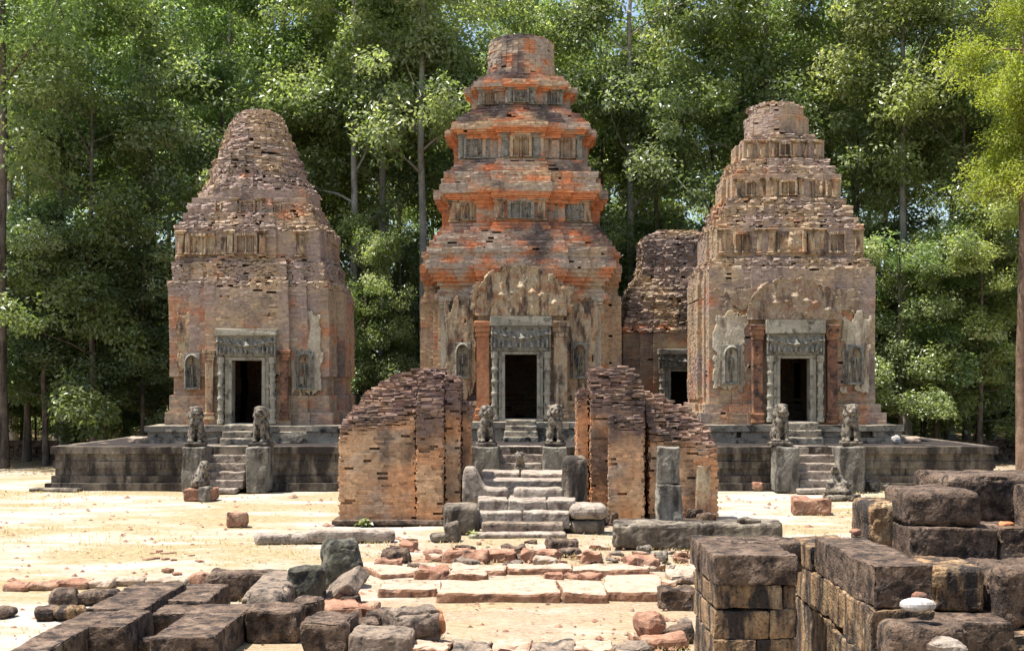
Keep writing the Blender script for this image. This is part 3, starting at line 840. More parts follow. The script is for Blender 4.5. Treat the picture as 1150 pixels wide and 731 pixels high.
RIGHT = [(480,103,103),(466,103,103),(462,100,101),(455,97,99),(445,93,97),(345,91,96),(340,94,98),(332,95,98),(330,91,96),(322,93,97),(312,95,98),(306,95,97),(301,92,95),(294,87,90),(289,85,88),(286,84,86),(262,82,85),(258,85,87),(254,84,86),(250,79,83),(245,75,80),(234,70,75),(224,66,71),(221,62,67),(203,60,65),(198,62,66),(195,57,62),(186,53,59),(179,49,55),(177,46,51),(162,44,48),(158,45,49),(156,36,42),(150,33,38),(147,34,36),(124,32,34),(119,30,32),(116,26,27),(113,13,14)]
def er_r(y):
    for lo, hi, v in ((301, 288, .07), (254, 223, .085), (196, 178, .08), (156, 148, .07), (120, 0, .08)):
        if hi <= y < lo: return v
    return 0.022
tr = tower('right tower of stepped grey brown brick storeys with pale stucco panels beside its door', 'four brick temple towers', 8.22, 40.5, 0.33, RIGHT,
      [('tower_body', 999, 288), ('lower_tier', 288, 222), ('middle_tier', 222, 178), ('upper_tier', 178, 150), ('crown', 150, 0)], colour_right, 37, mat=MB3, stepq=.14, crown_round=150, bfrac=.5, er=er_r,
      bodyspec=dict(z0=1.86, ow=.90, oh=1.88, fw=.20, yf=40.12, cr=.09, lh=.62, sh=.42, tymp=(2.8, 1.35), tmat=M_tymp,
        pil=((-1.12, .30, 1.8, 4.75, M_redpil), (1.12, .30, 1.8, 4.75, M_redpil)),
        niches=((-1.86, 2.95, .56, 1.2, 40.36), (1.86, 2.95, .56, 1.2, 40.36)),
        panels=((-1.88, 2.7, 1.1, 2.5, 40.39, M_stuccop, 22), (1.92, 2.7, 1.05, 2.5, 40.39, M_stuccop, 25), (-1.3, 5.2, 1.6, .7, 40.2, M_tymp, 27), (1.3, 5.2, 1.4, .7, 40.2, M_tymp, 28))))
false_niches(tr, 260, 284, ((0, 32, 1), (-54, 20, 0), (52, 20, 0)), M_stucco, 6, ((-22, 8, 1), (22, 8, 1), (-76, 7, 0), (-34, 7, 0), (34, 7, 0), (76, 7, 0)), M_stucco)
false_niches(tr, 203, 220, ((0, 20, 1), (-40, 14, 0), (38, 14, 0)), M_stucco, 7, ((-15, 6, 1), (15, 6, 1), (-54, 6, 0), (-25, 6, 0), (25, 6, 0), (54, 6, 0)), M_stucco)
false_niches(tr, 161, 176, ((0, 14, 1),), M_stucco, 8, ((-11, 6, 1), (11, 6, 1), (-38, 7, 0), (-24, 6, 0), (24, 6, 0), (38, 7, 0)), M_stucco)

REAR = [(470,72,77),(463,72,77),(460,68,73),(452,67,72),(374,67,72),(371,69,73),(366,65,68),(350,61,64),(340,59,62),(332,58,61),(328,55,57),(318,48,51),(310,43,46),(304,42,45),(300,41,44),(272,40,43),(266,38,41),(262,28,30),(257,20,22)]
te = tower('ruined tower with a broken flat top, partly hidden behind the right tower', 'four brick temple towers', 5.92, 48.9, 0.22, REAR,
      [('tower_body', 999, 330), ('upper_tier', 330, 0)], colour_right, 51, mat=MB3, stepq=.07, bfrac=.5, er=lambda y: .085 if y < 372 else .022, zfoot=1.5,
      bodyspec=dict(z0=1.9, ow=.95, oh=1.55, fw=.2, yf=48.6, cr=.1, lh=.5, sh=.2))

# ------------------------------------------------------------------ terrace, plinths
def rect_courses(x0, x1, y0, y1, zs_offs):
    out = []
    for z, o, er in zs_offs:
        out.append((z, np.array(((x0 - o, y0 - o), (x1 + o, y0 - o), (x1 + o, y1 + o), (x0 - o, y1 + o))), er))
    return out
def stone_col(p, e, er, rng, sl=None):
    return np.ones((len(p), 3))
TZ = 1.22
def terrace():
    t = thing('temple_terrace', 'long dark stone terrace that carries all the brick towers', 'terrace', (0, 46, 0))
    ch = TZ / 6
    offs = (.24, .11, .03, .065, .035, .13)
    cs = rect_courses(-13.0, 13.2, 37.4, 62, [(k * ch, o, .016) for k, o in enumerate(offs)])
    V, Fc, _ = lay_bricks(cs, ch, 1.0, stone_col, 71, None, 0.002, 0.9, 0.004)
    part('retaining_wall', V, Fc, M_plat, t)
    V, Fc = loft_core(cs, 0.3)
    part('fill', V, Fc, M_core, t)
    xs = np.linspace(-12.8, 13.0, 100); ys = np.linspace(37.7, 61.6, 80)
    X, Y = np.meshgrid(xs, ys)
    p = np.stack((X.ravel(), Y.ravel(), 0 * X.ravel()), 1)
    p[:, 2] = TZ - 0.012 + fbm(p, .7, 3, 5) * .02
    i, j = np.meshgrid(np.arange(99), np.arange(79)); a = (j * 100 + i).ravel()
    part('paving', p, np.stack((a, a + 1, a + 101, a + 100), 1), M_step, t)
    part('foot_slab', *boxes([(-13.55, -12.2, 36.75, 37.2, 0, .09)], .015), M_plat, t)
terrace()
def plinth(tw, x0, x1, y0, y1, ztop, gap=None):
    n = 3; ch = (ztop - TZ + .0) / n
    cs = rect_courses(x0, x1, y0, y1, [(TZ + k * ch, o, .015) for k, o in enumerate((.06, 0, .07))])
    V, Fc, _ = lay_bricks(cs, ch, .85, stone_col, int(x0 * 10) % 97 + 3, None, 0.008, 0.8, 0.012)
    part('plinth', V, Fc, M_sand, tw['t'])
    part('plinth_top', *boxes([(x0 + .3, x1 - .3, y0 + .3, y1 - .3, TZ, ztop - .01)], .002), M_sand, tw['t'])
plinth(tl, -11.0, -5.4, 39.35, 46, 1.74)
plinth(tr, 5.55, 11.2, 39.35, 46, 1.76)
plinth(tc, -3.4, 3.4, 41.35, 49, 1.80)
plinth(te, 3.0, 8.6, 48.0, 55, 1.6)

def rock(name, label, cat, x, y, z, dx, dy, dz, mat, seed=0, rz=0, rx=0, ry=0, group=None, parent=None, **k):
    o = obj(name, rock_mesh(dx, dy, dz, mat, seed, name=name, **k))
    if parent is not None:
        o.parent = parent
        o.location = Vector((x, y, z)) - parent.location
    else:
        o.location = (x, y, z); tag(o, label, cat, group)
    o.rotation_euler = (R(rx), R(ry), R(rz))
    return o

def staircase(X, label, w_, slabw, upper_w, yfront_upper, zthr, n_upper, pl, pr, seed, y0=36.4):
    t = thing('stone_staircase', label, 'staircase', (X, y0, 0), 'staircases up the terrace')
    rr = (TZ - .12) / 5
    rock('step', None, None, X - .1, y0 - .05, 0, slabw, .6, .13, M_step, seed, parent=t, rnd=.03, amp=.012)
    for k in range(1, 6):
        yf = y0 + .08 + .2 * (k - 1)
        rock('step', None, None, X + random.uniform(-.02, .02), yf + .31, rr * (k - 1) + .1, w_ + random.uniform(-.03, .03), .62, rr + .02, M_step, seed + k, parent=t, rnd=.025, amp=.010, chips=.35)
    for (xc, wd) in (pl, pr):
        rock('pedestal', None, None, xc, y0 + .5, 0, wd, 1.1, TZ + .03, M_ped, seed + 11 + int(xc), parent=t, rnd=.035, amp=.016, res=.06)
    r2 = (zthr - TZ) / n_upper
    for k in range(n_upper):
        yf = yfront_upper + .24 * k
        rock('step', None, None, X, yf + .5, TZ + r2 * k - .02, upper_w - .04 * k, 1.0, r2 + .02, M_sand, seed + 30 + k, parent=t, rnd=.025, amp=.01, chips=.35)
    return t
s1 = staircase(-8.16, 'stone staircase with five worn steps below the left tower', 1.16, 1.1, 1.1, 38.55, 1.78, 3, (-8.92, .61), (-7.20, .59), 100)
s2 = staircase(0.0, 'stone staircase of the middle tower, its foot hidden behind the broken gate', 1.2, 1.3, 1.05, 40.3, 1.86, 4, (-.93, .68), (.93, .66), 140)
s3 = staircase(8.16, 'stone staircase with five worn steps below the right tower', 1.2, 1.15, 1.2, 38.55, 1.84, 3, (7.28, .61), (9.03, .69), 180)

# ------------------------------------------------------------------ guardian lions
def lion_mesh(seed, worn):
    pr = [('e', (0, .20, .27), (.22, .27, .25)), ('c', (0, .18, .36), (0, -.06, .74), .23, .20), ('e', (0, -.12, .64), (.20, .17, .22)),
          ('e', (-.17, .10, .24), (.11, .22, .22)), ('e', (.17, .10, .24), (.11, .22, .22)), ('e', (-.20, -.06, .05), (.075, .14, .05)), ('e', (.20, -.06, .05), (.075, .14, .05)),
          ('e', (0, -.07, .88), (.23, .17, .22)), ('e', (0, -.17, .95), (.17, .17, .17)), ('e', (0, -.32, .89), (.11, .09, .075)), ('e', (0, -.30, .98), (.05, .10, .05)),
          ('e', (-.075, -.315, 1.02), (.04, .03, .035)), ('e', (.075, -.315, 1.02), (.04, .03, .035)), ('e', (0, -.29, .82), (.09, .07, .035)), ('e', (-.16, -.12, 1.06), (.045, .04, .06)), ('e', (.16, -.12, 1.06), (.045, .04, .06)),
          ('e', (0, -.14, 1.09), (.15, .14, .055)), ('c', (0, .45, .1), (0, .40, .55), .05, .04)]
    for s in (-1, 1):
        pr += [('c', (s * .115, -.20, .62), (s * .12, -.23, .07), .085, .06), ('e', (s * .12, -.28, .045), (.075, .105, .05))]
    for k in range(7):
        a = R(-90 + (k - 3) * 33)
        pr.append(('e', (.21 * math.cos(a + R(0)), -.07 + .14 * math.sin(a), .78 + .02 * abs(k - 3)), (.05, .045, .07)))
    return organic('lion', pr, M_statue, 0.026, worn, seed, 3)
LM = [lion_mesh(1, .012), lion_mesh(2, .02)]
def lion(label, X, Y, Z, sc, rz, mi):
    t = thing('guardian_lion', label, 'lion statue', (X, Y, Z), 'guardian lions beside the stairs', R(rz))
    b = obj('body', LM[mi], t, (0, 0, .1)); b.scale = (sc * .97, sc * .95, sc * .95)
    o = obj('base', rock_mesh(.56, .72, .11, M_plat, 5 + mi, .03, .012), t)
lion('left guardian lion of the left stairs, with a blurred face', -8.97, 36.92, TZ + .03, .93, 8, 1)
lion('right guardian lion of the left stairs, close to the doorway edge', -7.17, 36.92, TZ + .03, .93, -10, 0)
lion('left guardian lion before the middle tower, above the broken gate steps', -.95, 36.92, TZ + .03, .95, 5, 0)
lion('right guardian lion before the middle tower, above the broken gate steps', .95, 36.92, TZ + .03, .98, -4, 1)
lion('left guardian lion of the right stairs, at the foot of the stucco panel', 7.17, 36.92, TZ + .05, .97, 4, 0)
lion('right guardian lion of the right stairs, nearest the forest', 9.12, 36.92, TZ + .05, .97, -6, 1)

# ------------------------------------------------------------------ sacred bulls
def bull_mesh(seed, amp):
    pr = [('c', (0, -.35, .30), (0, .35, .34), .30, .26), ('e', (0, -.42, .26), (.33, .26, .26)), ('e', (0, .30, .55), (.15, .2, .16)), ('c', (0, .42, .42), (0, .58, .78), .19, .14),
          ('e', (0, .66, .86), (.13, .2, .14)), ('e', (0, .84, .80), (.09, .1, .09)), ('e', (-.15, .58, .93), (.1, .04, .04)), ('e', (.15, .58, .93), (.1, .04, .04)),
          ('c', (-.06, .55, .97), (-.12, .5, 1.06), .035, .02), ('c', (.06, .55, .97), (.12, .5, 1.06), .035, .02),
          ('c', (-.26, .45, .1), (-.22, .72, .08), .09, .07), ('c', (.26, .45, .1), (.22, .72, .08), .09, .07), ('c', (-.33, -.3, .12), (-.34, .05, .09), .12, .08), ('c', (.33, -.3, .12), (.34, .05, .09), .12, .08), ('c', (.05, -.66, .35), (.1, -.68, .08), .04, .03)]
    return organic('bull', pr, M_statue, .032, amp, seed, 4)
def bull(label, X, Y, sc, rz, seed, amp, base, tilt=0):
    t = thing('kneeling_bull', label, 'bull statue', (X, Y, 0), 'stone animals facing the towers', R(rz))
    z = base[2]
    b = obj('body', bull_mesh(seed, amp), t, (0, 0, z)); b.scale = (sc, sc, sc); b.rotation_euler = (R(tilt), 0, 0)
    for k, (x, y, zz, dx, dy, dz, m, rzz) in enumerate(base[1]):
        o = obj('base', rock_mesh(dx, dy, dz, m, seed + k, .03, .015), t, (x, y, zz)); o.rotation_euler = (0, 0, R(rzz))
d = gd(563)
t = thing('seated_animal', 'worn stone animal seated on red base blocks before the left stairs', 'statue', (wx(221, d), d + .5, 0), 'stone animals facing the towers', R(142))
o = obj('body', LM[1], t, (0, 0, .27)); o.scale = (.70, .66, .64)
o = obj('base', rock_mesh(.74, .80, .29, M_red, 31, .03, .015), t); o.rotation_euler = (0, 0, R(-142))
o = obj('base', rock_mesh(.24, .32, .36, M_ped, 32, .03, .015), t, (-.40, .20, 0)); o.rotation_euler = (0, 0, R(20))
d = gd(562)
t = thing('seated_animal', 'stone animal worn down to a cone before the right stairs', 'statue', (wx(945, d), d + .4, 0), 'stone animals facing the towers')
obj('body', organic('body', [('e', (0, 0, .16), (.35, .36, .17)), ('c', (0, .02, .16), (-.05, .05, .58), .31, .13), ('e', (-.06, .02, .68), (.11, .13, .10)), ('e', (.16, -.14, .30), (.16, .14, .14)), ('e', (-.20, -.10, .30), (.13, .16, .16)), ('e', (-.10, -.10, .74), (.06, .08, .06))], M_statue, .026, .03, 6, 2), t, (0, 0, .06))
obj('base', rock_mesh(.66, .8, .13, M_statue, 33, .03, .02), t)
o = obj('base', rock_mesh(.22, .24, .17, M_statue, 34, .05, .02), t, (.42, -.2, 0))
bull('small pale stone bull seen above the gate steps', 0.02, 35.0, .72, 172, 9, .02, (0, [(0, 0, 0, .7, 1.0, .46, M_sand, 0)], .45), 4)

# ------------------------------------------------------------------ the broken gate
def wall_bricks(x0, x1, y0, y1, top, seed, colfn, bl=.21, bw=.14, ch=.052, er=.022, facefn=None):
    rng = np.random.default_rng(seed)
    A, ax, ay, L, T = [], [], [], [], []
    zmax = max(top(x, y) for x in np.linspace(x0, x1, 12) for y in np.linspace(y0, y1, 6))
    nz = int(zmax / ch) + 2
    ny = max(1, int(round((y1 - y0) / bw))); bw = (y1 - y0) / ny
    for k in range(nz):
        z = k * ch
        for j in range(ny):
            y = y0 + j * bw
            x = x0 - (bl * .5 if (k + j) % 2 else 0) * .9 - rng.uniform(0, .05)
            while x < x1 - .02:
                l = bl * rng.uniform(.75, 1.2)
                a, b = max(x, x0), min(x + l, x1)
                x += l
                if b - a < .05: continue
                tp = top((a + b) / 2, y + bw / 2)
                zz = z + ch
                jag = rng.normal(0, .022)
                if zz > tp + jag: continue
                inner = (j > 1 and j < ny - 2 and a > x0 + .35 and b < x1 - .35)
                if inner and zz < tp - .45: continue
                A.append((a, y, z)); ax.append((1, 0, 0)); ay.append((0, 1, 0)); L.append(b - a - .001); T.append(bw - .001)
    c = np.array(A, float); ax = np.array(ax, float); ay = np.array(ay, float); L = np.array(L); T = np.array(T)
    mid = c + ax * (L / 2)[:, None]
    n1 = fbm(mid, 2.2, 4, seed); n2 = rng.normal(0, 1, len(L))
    frontrow = c[:, 1] < y0 + bw * .5
    e = er * (np.clip(n1 * 2.6, -.5, 1.6) + .10 * n2)
    if facefn is not None: e = e * facefn(mid)
    c[:, 1] += np.where(frontrow, np.clip(e, -.03, .12), 0)
    right = c[:, 0] + L > x1 - .06; left = c[:, 0] < x0 + .05
    L = L - np.where(right, np.clip(rng.normal(.012, .013, len(L)), -.01, .05), 0)
    sl = np.where(left, np.clip(rng.normal(.012, .013, len(L)), -.01, .05), 0)
    c[:, 0] += sl; L = np.maximum(L - sl, .03)
    pit = fbm(mid, 3.1, 3, seed + 4)
    keep = ~(frontrow & (rng.random(len(L)) < .012 + .16 * smooth(.12, .35, pit)))
    c[:, 1] += np.where(frontrow & (rng.random(len(L)) < .14), rng.uniform(.006, .03, len(L)), 0)
    topz = np.array([top(m[0], m[1]) for m in mid])
    c, ax, ay, L, T, mid, topz = (q[keep] for q in (c, ax, ay, L, T, mid, topz))
    ntop = (c[:, 2] > topz - .35)
    c[:, 2] += np.where(ntop, rng.normal(0, .010, len(L)), 0)
    H = np.full(len(L), ch - .001) * np.where(ntop, rng.uniform(.84, .98, len(L)), 1.0)
    V, Fc = box_arrays(c, ax, ay, L, T, H, np.where(ntop, .008, .001).repeat(8).reshape(len(L), 8, 1), rng)
    return V, Fc, colfn(mid, topz, rng).repeat(8, 0) * .45 + colfn(V, topz.repeat(8), rng) * .55

def colour_gate(seed, capdepth=.75, front_tan=.6):
    def f(p, tz, rng):
        n1 = fbm(p, 1.3, 4, seed); n2 = fbm(p, 3.2, 3, seed + 1); n3 = fbm(p * np.array((1, 1, .5)), 1.6, 4, seed + 2)
        base = TAN * np.array((1.22, 1.08, 1.0)) * rng.uniform(.84, 1.10, (len(p), 1))
        o = smooth(-.05, .25, n1 + .22)[:, None]; base = base * (1 - o) + np.array((.56, .285, .135)) * rng.uniform(.84, 1.1, (len(p), 1)) * o
        g = smooth(.18, .42, n2)[:, None] * .7; base = base * (1 - g) + PALE * .95 * g
        cap = smooth(capdepth + .22, capdepth - .22, tz - p[:, 2] + n2 * .35)[:, None]
        base = base * (1 - cap) + (np.array((.135, .092, .080)) * rng.uniform(.65, 1.35, (len(p), 1))) * cap
        d = smooth(.12, .34, n3)[:, None] * .85
        return base * (1 - d) + BLACKB * d
    return f
def line(pts):
    xs, zs = zip(*pts)
    return lambda x: float(np.interp(x, xs, zs))
G1 = thing('gate_ruin', 'left half of the ruined brick gate, broad tan wall with rounded dark top', 'ruin', (-2.6, 29, 0), 'ruined brick gate')
fl = line([(-3.85, 1.95), (-3.5, 2.25), (-2.2, 2.42)]); bl_ = line([(-3.85, 2.15), (-3.7, 2.35), (-3.35, 2.75), (-2.9, 3.12), (-2.3, 3.28), (-1.6, 3.3), (-1.1, 3.15)])
def topL(x, y):
    t = min(1, max(0, (y - 28.15) / 1.25))
    return fl(x) * (1 - t) ** 1.3 + bl_(x) * (1 - (1 - t) ** 1.3)
flat = lambda p: np.where(p[:, 2] < 2.2, .25, .9)
V, Fc, col = wall_bricks(-3.85, -2.2, 28.1, 29.9, topL, 201, colour_gate(61, .22), facefn=flat)
part('wing_wall', V, Fc, MB2, G1, col)
def topL2(x, y):
    t = min(1, max(0, (y - 28.0) / 1.1)); return 2.5 * (1 - t) ** 1.5 + bl_(x) * (1 - (1 - t) ** 1.5)
V, Fc, col = wall_bricks(-2.2, -1.62, 27.95, 29.9, topL2, 203, colour_gate(64, .75))
part('gate_pier', V, Fc, MB2, G1, col)
V, Fc, col = wall_bricks(-1.62, -1.28, 28.35, 29.7, lambda x, y: bl_(x) - .12, 205, colour_gate(66, .9))
part('gate_jamb', V, Fc, MB2, G1, col)
V, Fc, col = wall_bricks(-1.28, -1.08, 28.8, 29.6, lambda x, y: 2.55, 207, colour_gate(67, .3))
part('gate_jamb', V, Fc, MB2, G1, col)
part('foundation', *boxes([(-3.95, -1.5, 27.85, 30.0, 0, .10)], .01), M_lat, G1)

G2 = thing('gate_ruin', 'right half of the ruined brick gate, orange pier cracked off a sloping wing wall', 'ruin', (2.7, 29, 0), 'ruined brick gate')
def topR(x, y):
    t = min(1, max(0, (y - 28.1) / .9)); return 2.75 * (1 - t) + (3.3 - .35 * max(0, (x - 2.4)) / .3) * t
V, Fc, col = wall_bricks(1.47, 2.62, 28.1, 29.8, topR, 211, colour_gate(71, .5))
part('gate_pier', V, Fc, MB2, G2, col)
V, Fc, col = wall_bricks(1.82, 2.58, 27.85, 28.09, lambda x, y: 2.28, 213, colour_gate(73, .5))
part('gate_pier', V, Fc, MB2, G2, col)
V, Fc, col = wall_bricks(1.2, 1.46, 28.6, 29.7, lambda x, y: 2.75 + .5 * (x - 1.2), 215, colour_gate(75, .35))
part('gate_jamb', V, Fc, MB2, G2, col)
fr_ = line([(2.65, 2.05), (3.4, 1.9), (4.2, 1.62)]); br_ = line([(2.65, 2.85), (3.1, 2.70), (3.6, 2.48), (4.0, 2.15), (4.2, 1.85)])
def topRW(x, y):
    t = min(1, max(0, (y - 28.3) / 1.3)); return fr_(x) * (1 - t) + br_(x) * t
V, Fc, col = wall_bricks(2.70, 4.17, 28.2, 29.9, topRW, 217, colour_gate(77, .20), facefn=flat)
part('wing_wall', V, Fc, MB2, G2, col)
V, Fc = boxes([(3.70, 4.02, 28.185, 28.25, .15, 1.22)], .012, 3)
part('grey_slab', V, Fc, M_stucco, G2)
part('foundation', *boxes([(1.3, 4.1, 27.95, 30.0, 0, .12)], .01), M_lat, G2)

# gate steps
GS = thing('stone_staircase', 'low broken gate steps of smooth curved stones between the two brick ruins', 'staircase', (0, 25.4, 0))
def gstep(nm, px0, px1, z0, z1, y, dep, mat=M_step, seed=0, rz=0, top=None, **k):
    X0, X1 = wx(px0, y), wx(px1, y)
    k = {**dict(rnd=.03, amp=.010, chips=.35), **k}
    return rock(nm, None, None, (X0 + X1) / 2, y + dep / 2, z0, X1 - X0, dep, z1 - z0, mat, seed, rz, parent=GS, top=top, **k)
gstep('step', 528, 636, 0, .09, 25.35, .55, M_step, 301, .5)
gstep('step', 540, 633, .06, .255, 25.75, .5, M_brown, 302, .8, rnd=.03)
gstep('step', 538, 586, .1, .43, 26.15, .6, M_step, 303); gstep('step', 587, 640, .1, .43, 26.17, .6, M_step, 304, -.6)
gstep('step', 536, 570, .2, .63, 26.6, 1.2, M_step, 305, 2); gstep('step', 571, 614, .2, .62, 26.55, 1.2, M_step, 306); gstep('step', 615, 648, .2, .62, 26.6, 1.2, M_step, 307, -3)
gstep('cheek_stone', 497, 537, 0, .56, 26.0, .9, M_plat, 308, 4, rnd=.10)
gstep('cheek_stone', 640, 683, .28, .58, 26.1, .8, M_step, 309, -4, rnd=.14); gstep('cheek_stone', 642, 680, 0, .27, 26.15, .7, M_plat, 310, -4, rnd=.08)
def curl(side, hi):
    def f(p):
        p = p.copy(); h = p[:, 2].max()
        x = p[:, 0] / (abs(p[:, 0]).max()) * side          # -1 at the tall outer end .. 1 inside
        prof = 1 + (hi - 1) * (1 - smooth(-.55, .05, x)) - .10 * smooth(-.9, -1.0, -x * -1) * (x < -.8)
        p[:, 2] = p[:, 2] * prof
        return p
    return f
gstep('curved_kerb', 519, 571, .45, .80, 27.5, .55, M_step, 311, 0, curl(1, 2.15), rnd=.08, res=.04, cap=40)
gstep('curved_kerb', 577, 633, .45, .80, 27.5, .5, M_step, 312, 0, rnd=.08)
gstep('curved_kerb', 632, 660, .45, 1.46, 27.45, .7, M_plat, 313, 0, rnd=.16, res=.05)
gstep('step', 541, 637, .3, .90, 28.4, .8, M_step, 314, .4); gstep('step', 540, 583, .4, 1.0, 29.2, 1.3, M_step, 315); gstep('step', 585, 636, .4, .99, 29.2, 1.3, M_step, 316)

# ------------------------------------------------------------------ stones placed by their front face in the photo
def blk(label, x0, x1, yt, yb, d, dep, mat, seed, rz=0, rx=0, ry=0, name='stone_block', cat='stone block', group=None, sink=.02, **k):
    X0, X1, Z1, Z0 = wx(x0, d), wx(x1, d), wz(yt, d), wz(yb, d)
    k = {**dict(rnd=.05, amp=.02, chips=.6, res=.045), **k}
    if abs(Z0) < .12: Z1, Z0 = Z1, min(Z0, 0) - sink
    return rock(name, label, cat, (X0 + X1) / 2, d + dep / 2, Z0, X1 - X0, dep, Z1 - Z0, mat, seed, rz, rx, ry, group, **k)

# ------------------------------------------------------------------ stones of the courtyard
G = 'loose stones in the courtyard'
blk('squat red stone standing alone on the sand left of the gate', 252, 276, 576, 592, gd(592), .35, M_red, 401, 8, cat='stone', name='stone', rnd=.06, group=G)
t = thing('fallen_beam', 'fallen stone beam in two pieces on the grass before the left gate wall', 'stone beam', (-4.2, gd(611), 0))
d = gd(610)
rock('beam_piece', None, None, wx(392, d), d + .25, 0, 1.62, .42, .22, M_step, 402, 7, parent=t, rnd=.07, amp=.015)
rock('beam_piece', None, None, wx(315, d) + .05, d + .1, -.02, 1.1, .42, .20, M_step, 403, 15, parent=t, rnd=.08, amp=.02)
t = thing('hollowed_stone', 'small grey stone with a notch at the left foot of the gate steps', 'stone', (wx(500, gd(609)), gd(609) + .2, 0))
rock('stone', None, None, wx(492, gd(609)), gd(609) + .2, 0, .32, .4, .15, M_plat, 404, 10, parent=t)
rock('stone', None, None, wx(510, gd(609)), gd(609) + .2, 0, .2, .4, .36, M_plat, 405, -12, ry=-10, parent=t)
t = thing('stone_pillar', 'broken grey stone pillar in two drums standing on a long beam', 'pillar', (wx(752, 25.2), 25.35, .3))
V, Fc = [], []
rock('pillar_shaft', None, None, wx(752, 25.2), 25.35, .33, .46, .44, .72, M_ped, 411, 1, parent=t, rnd=.03, amp=.015)
rock('pillar_shaft', None, None, wx(751, 25.2), 25.35, 1.055, .42, .40, .70, M_ped, 412, -2, parent=t, rnd=.03, amp=.018)
d = gd(616)
blk('long dark stone beam with a curved orange end under the pillar', 690, 795, 588, 616, d, .85, M_plat, 413, -3, name='stone_beam', cat='stone beam', rnd=.08)
blk('low dark slab lying right of the pillar beam', 793, 882, 588, 611, d + .5, .8, M_plat, 414, -7, name='stone_slab', cat='stone slab', rnd=.06)
blk('small dark stone lying on the slab right of the pillar', 829, 855, 582, 589, d + .55, .3, M_plat, 415, 5, name='stone', cat='stone', rnd=.05, lump=.5)
blk('broken red brown brickwork lump on the sand before the right bull', 893, 936, 561, 578, gd(578), .7, M_red, 416, -6, name='brick_lump', cat='brick lump', rnd=.05, amp=.03)
for k, (x0, x1, yt, yb, lb) in enumerate(((845, 858, 541, 551, 'reddish stone at the left foot of the right stairs pedestal'), (858, 866, 535, 550, 'dark stone leaning on the terrace left of the right stairs'), (974, 990, 540, 552, 'grey stone right of the right stairs pedestal'), (990, 1004, 543, 551, 'smaller grey stone lying at the terrace foot right of the right stairs'))):
    blk(lb, x0, x1, yt, yb, gd(yb), .35, M_statue if k else M_red, 420 + k, 12 * k, name='stone', cat='stone', group=G, lump=.3, rnd=.08)
for k, (x0, x1, yt, yb, lb) in enumerate(((770, 790, 570, 588, 'dark rubble stone at the right foot of the gate wing wall'), (786, 804, 576, 590, 'flat rubble stone at the corner of the gate wing wall'), (680, 692, 575, 590, 'dark stone right of the gate cheek stone'))):
    blk(lb, x0, x1, yt, yb, gd(yb), .4, M_lat, 430 + k, 20 * k, name='stone', cat='stone', group=G, lump=.3)
blk('pale loose slab on the terrace left of the left plinth', 143, 166, 491, 498.5, 39.5, .6, M_pale, 435, 5, name='stone_slab', cat='stone slab')
blk('pale loose slab on the terrace right of the right plinth', 1011, 1036, 491, 498, 39.5, .6, M_pale, 436, -5, name='stone_slab', cat='stone slab')
blk('small white stone on the terrace beside the right plinth corner', 1003, 1012, 489, 498, 38.7, .25, M_white, 437, 20, name='stone', cat='stone', lump=.4)

# paving and rubble of the path
PG = 'slabs of the ruined path'
def slab(label, x0, x1, yb, h, dep, mat, seed, rz=0, nm='paving_slab', cat='paving slab', group=PG, **k):
    d = gd(yb)
    return rock(nm, label, cat, wx((x0 + x1) / 2, d), d + dep / 2, -.03, (x1 - x0) * d / F, dep, h + .03, mat, seed, rz, group=group, **{**dict(rnd=.025, amp=.022, chips=1.0, res=.05), **k})
slab('longest flat slab of the path, with an orange front edge', 490, 628, 676, .13, 1.25, M_slab, 501, 0)
slab('flat slab joined to the right end of the longest path slab', 630, 682, 676, .12, 1.2, M_slab, 502, 1)
slab('sloping grooved slab right of the longest path slab', 684, 750, 674, .12, 1.7, M_slab, 503, -4)
slab('low narrow slab left of the longest path slab', 424, 488, 670, .12, .5, M_slab, 504, 2)
slab('narrow upper slab above the left end of the longest path slab', 503, 546, 655, .13, .5, M_slab, 506, 1)
slab('long thin slab at the back left of the path', 505, 568, 646, .10, .5, M_slab, 507, -2)
slab('long thin slab at the back middle of the path', 570, 643, 645, .10, .55, M_slab, 508, -1)
slab('long thin slab at the back right of the path', 645, 730, 647, .10, .6, M_slab, 509, -3)
slab('small reddish slab set between the back slabs of the path', 610, 634, 651, .08, .3, M_red, 510, 3)
slab('reddish slab at the right of the back slabs', 650, 676, 651, .08, .3, M_red, 511, -3)
slab('tilted pale slab in the left middle of the path', 405, 448, 650, .08, 1.4, M_slab, 512, 24)
RG = 'red rubble stones along the path'
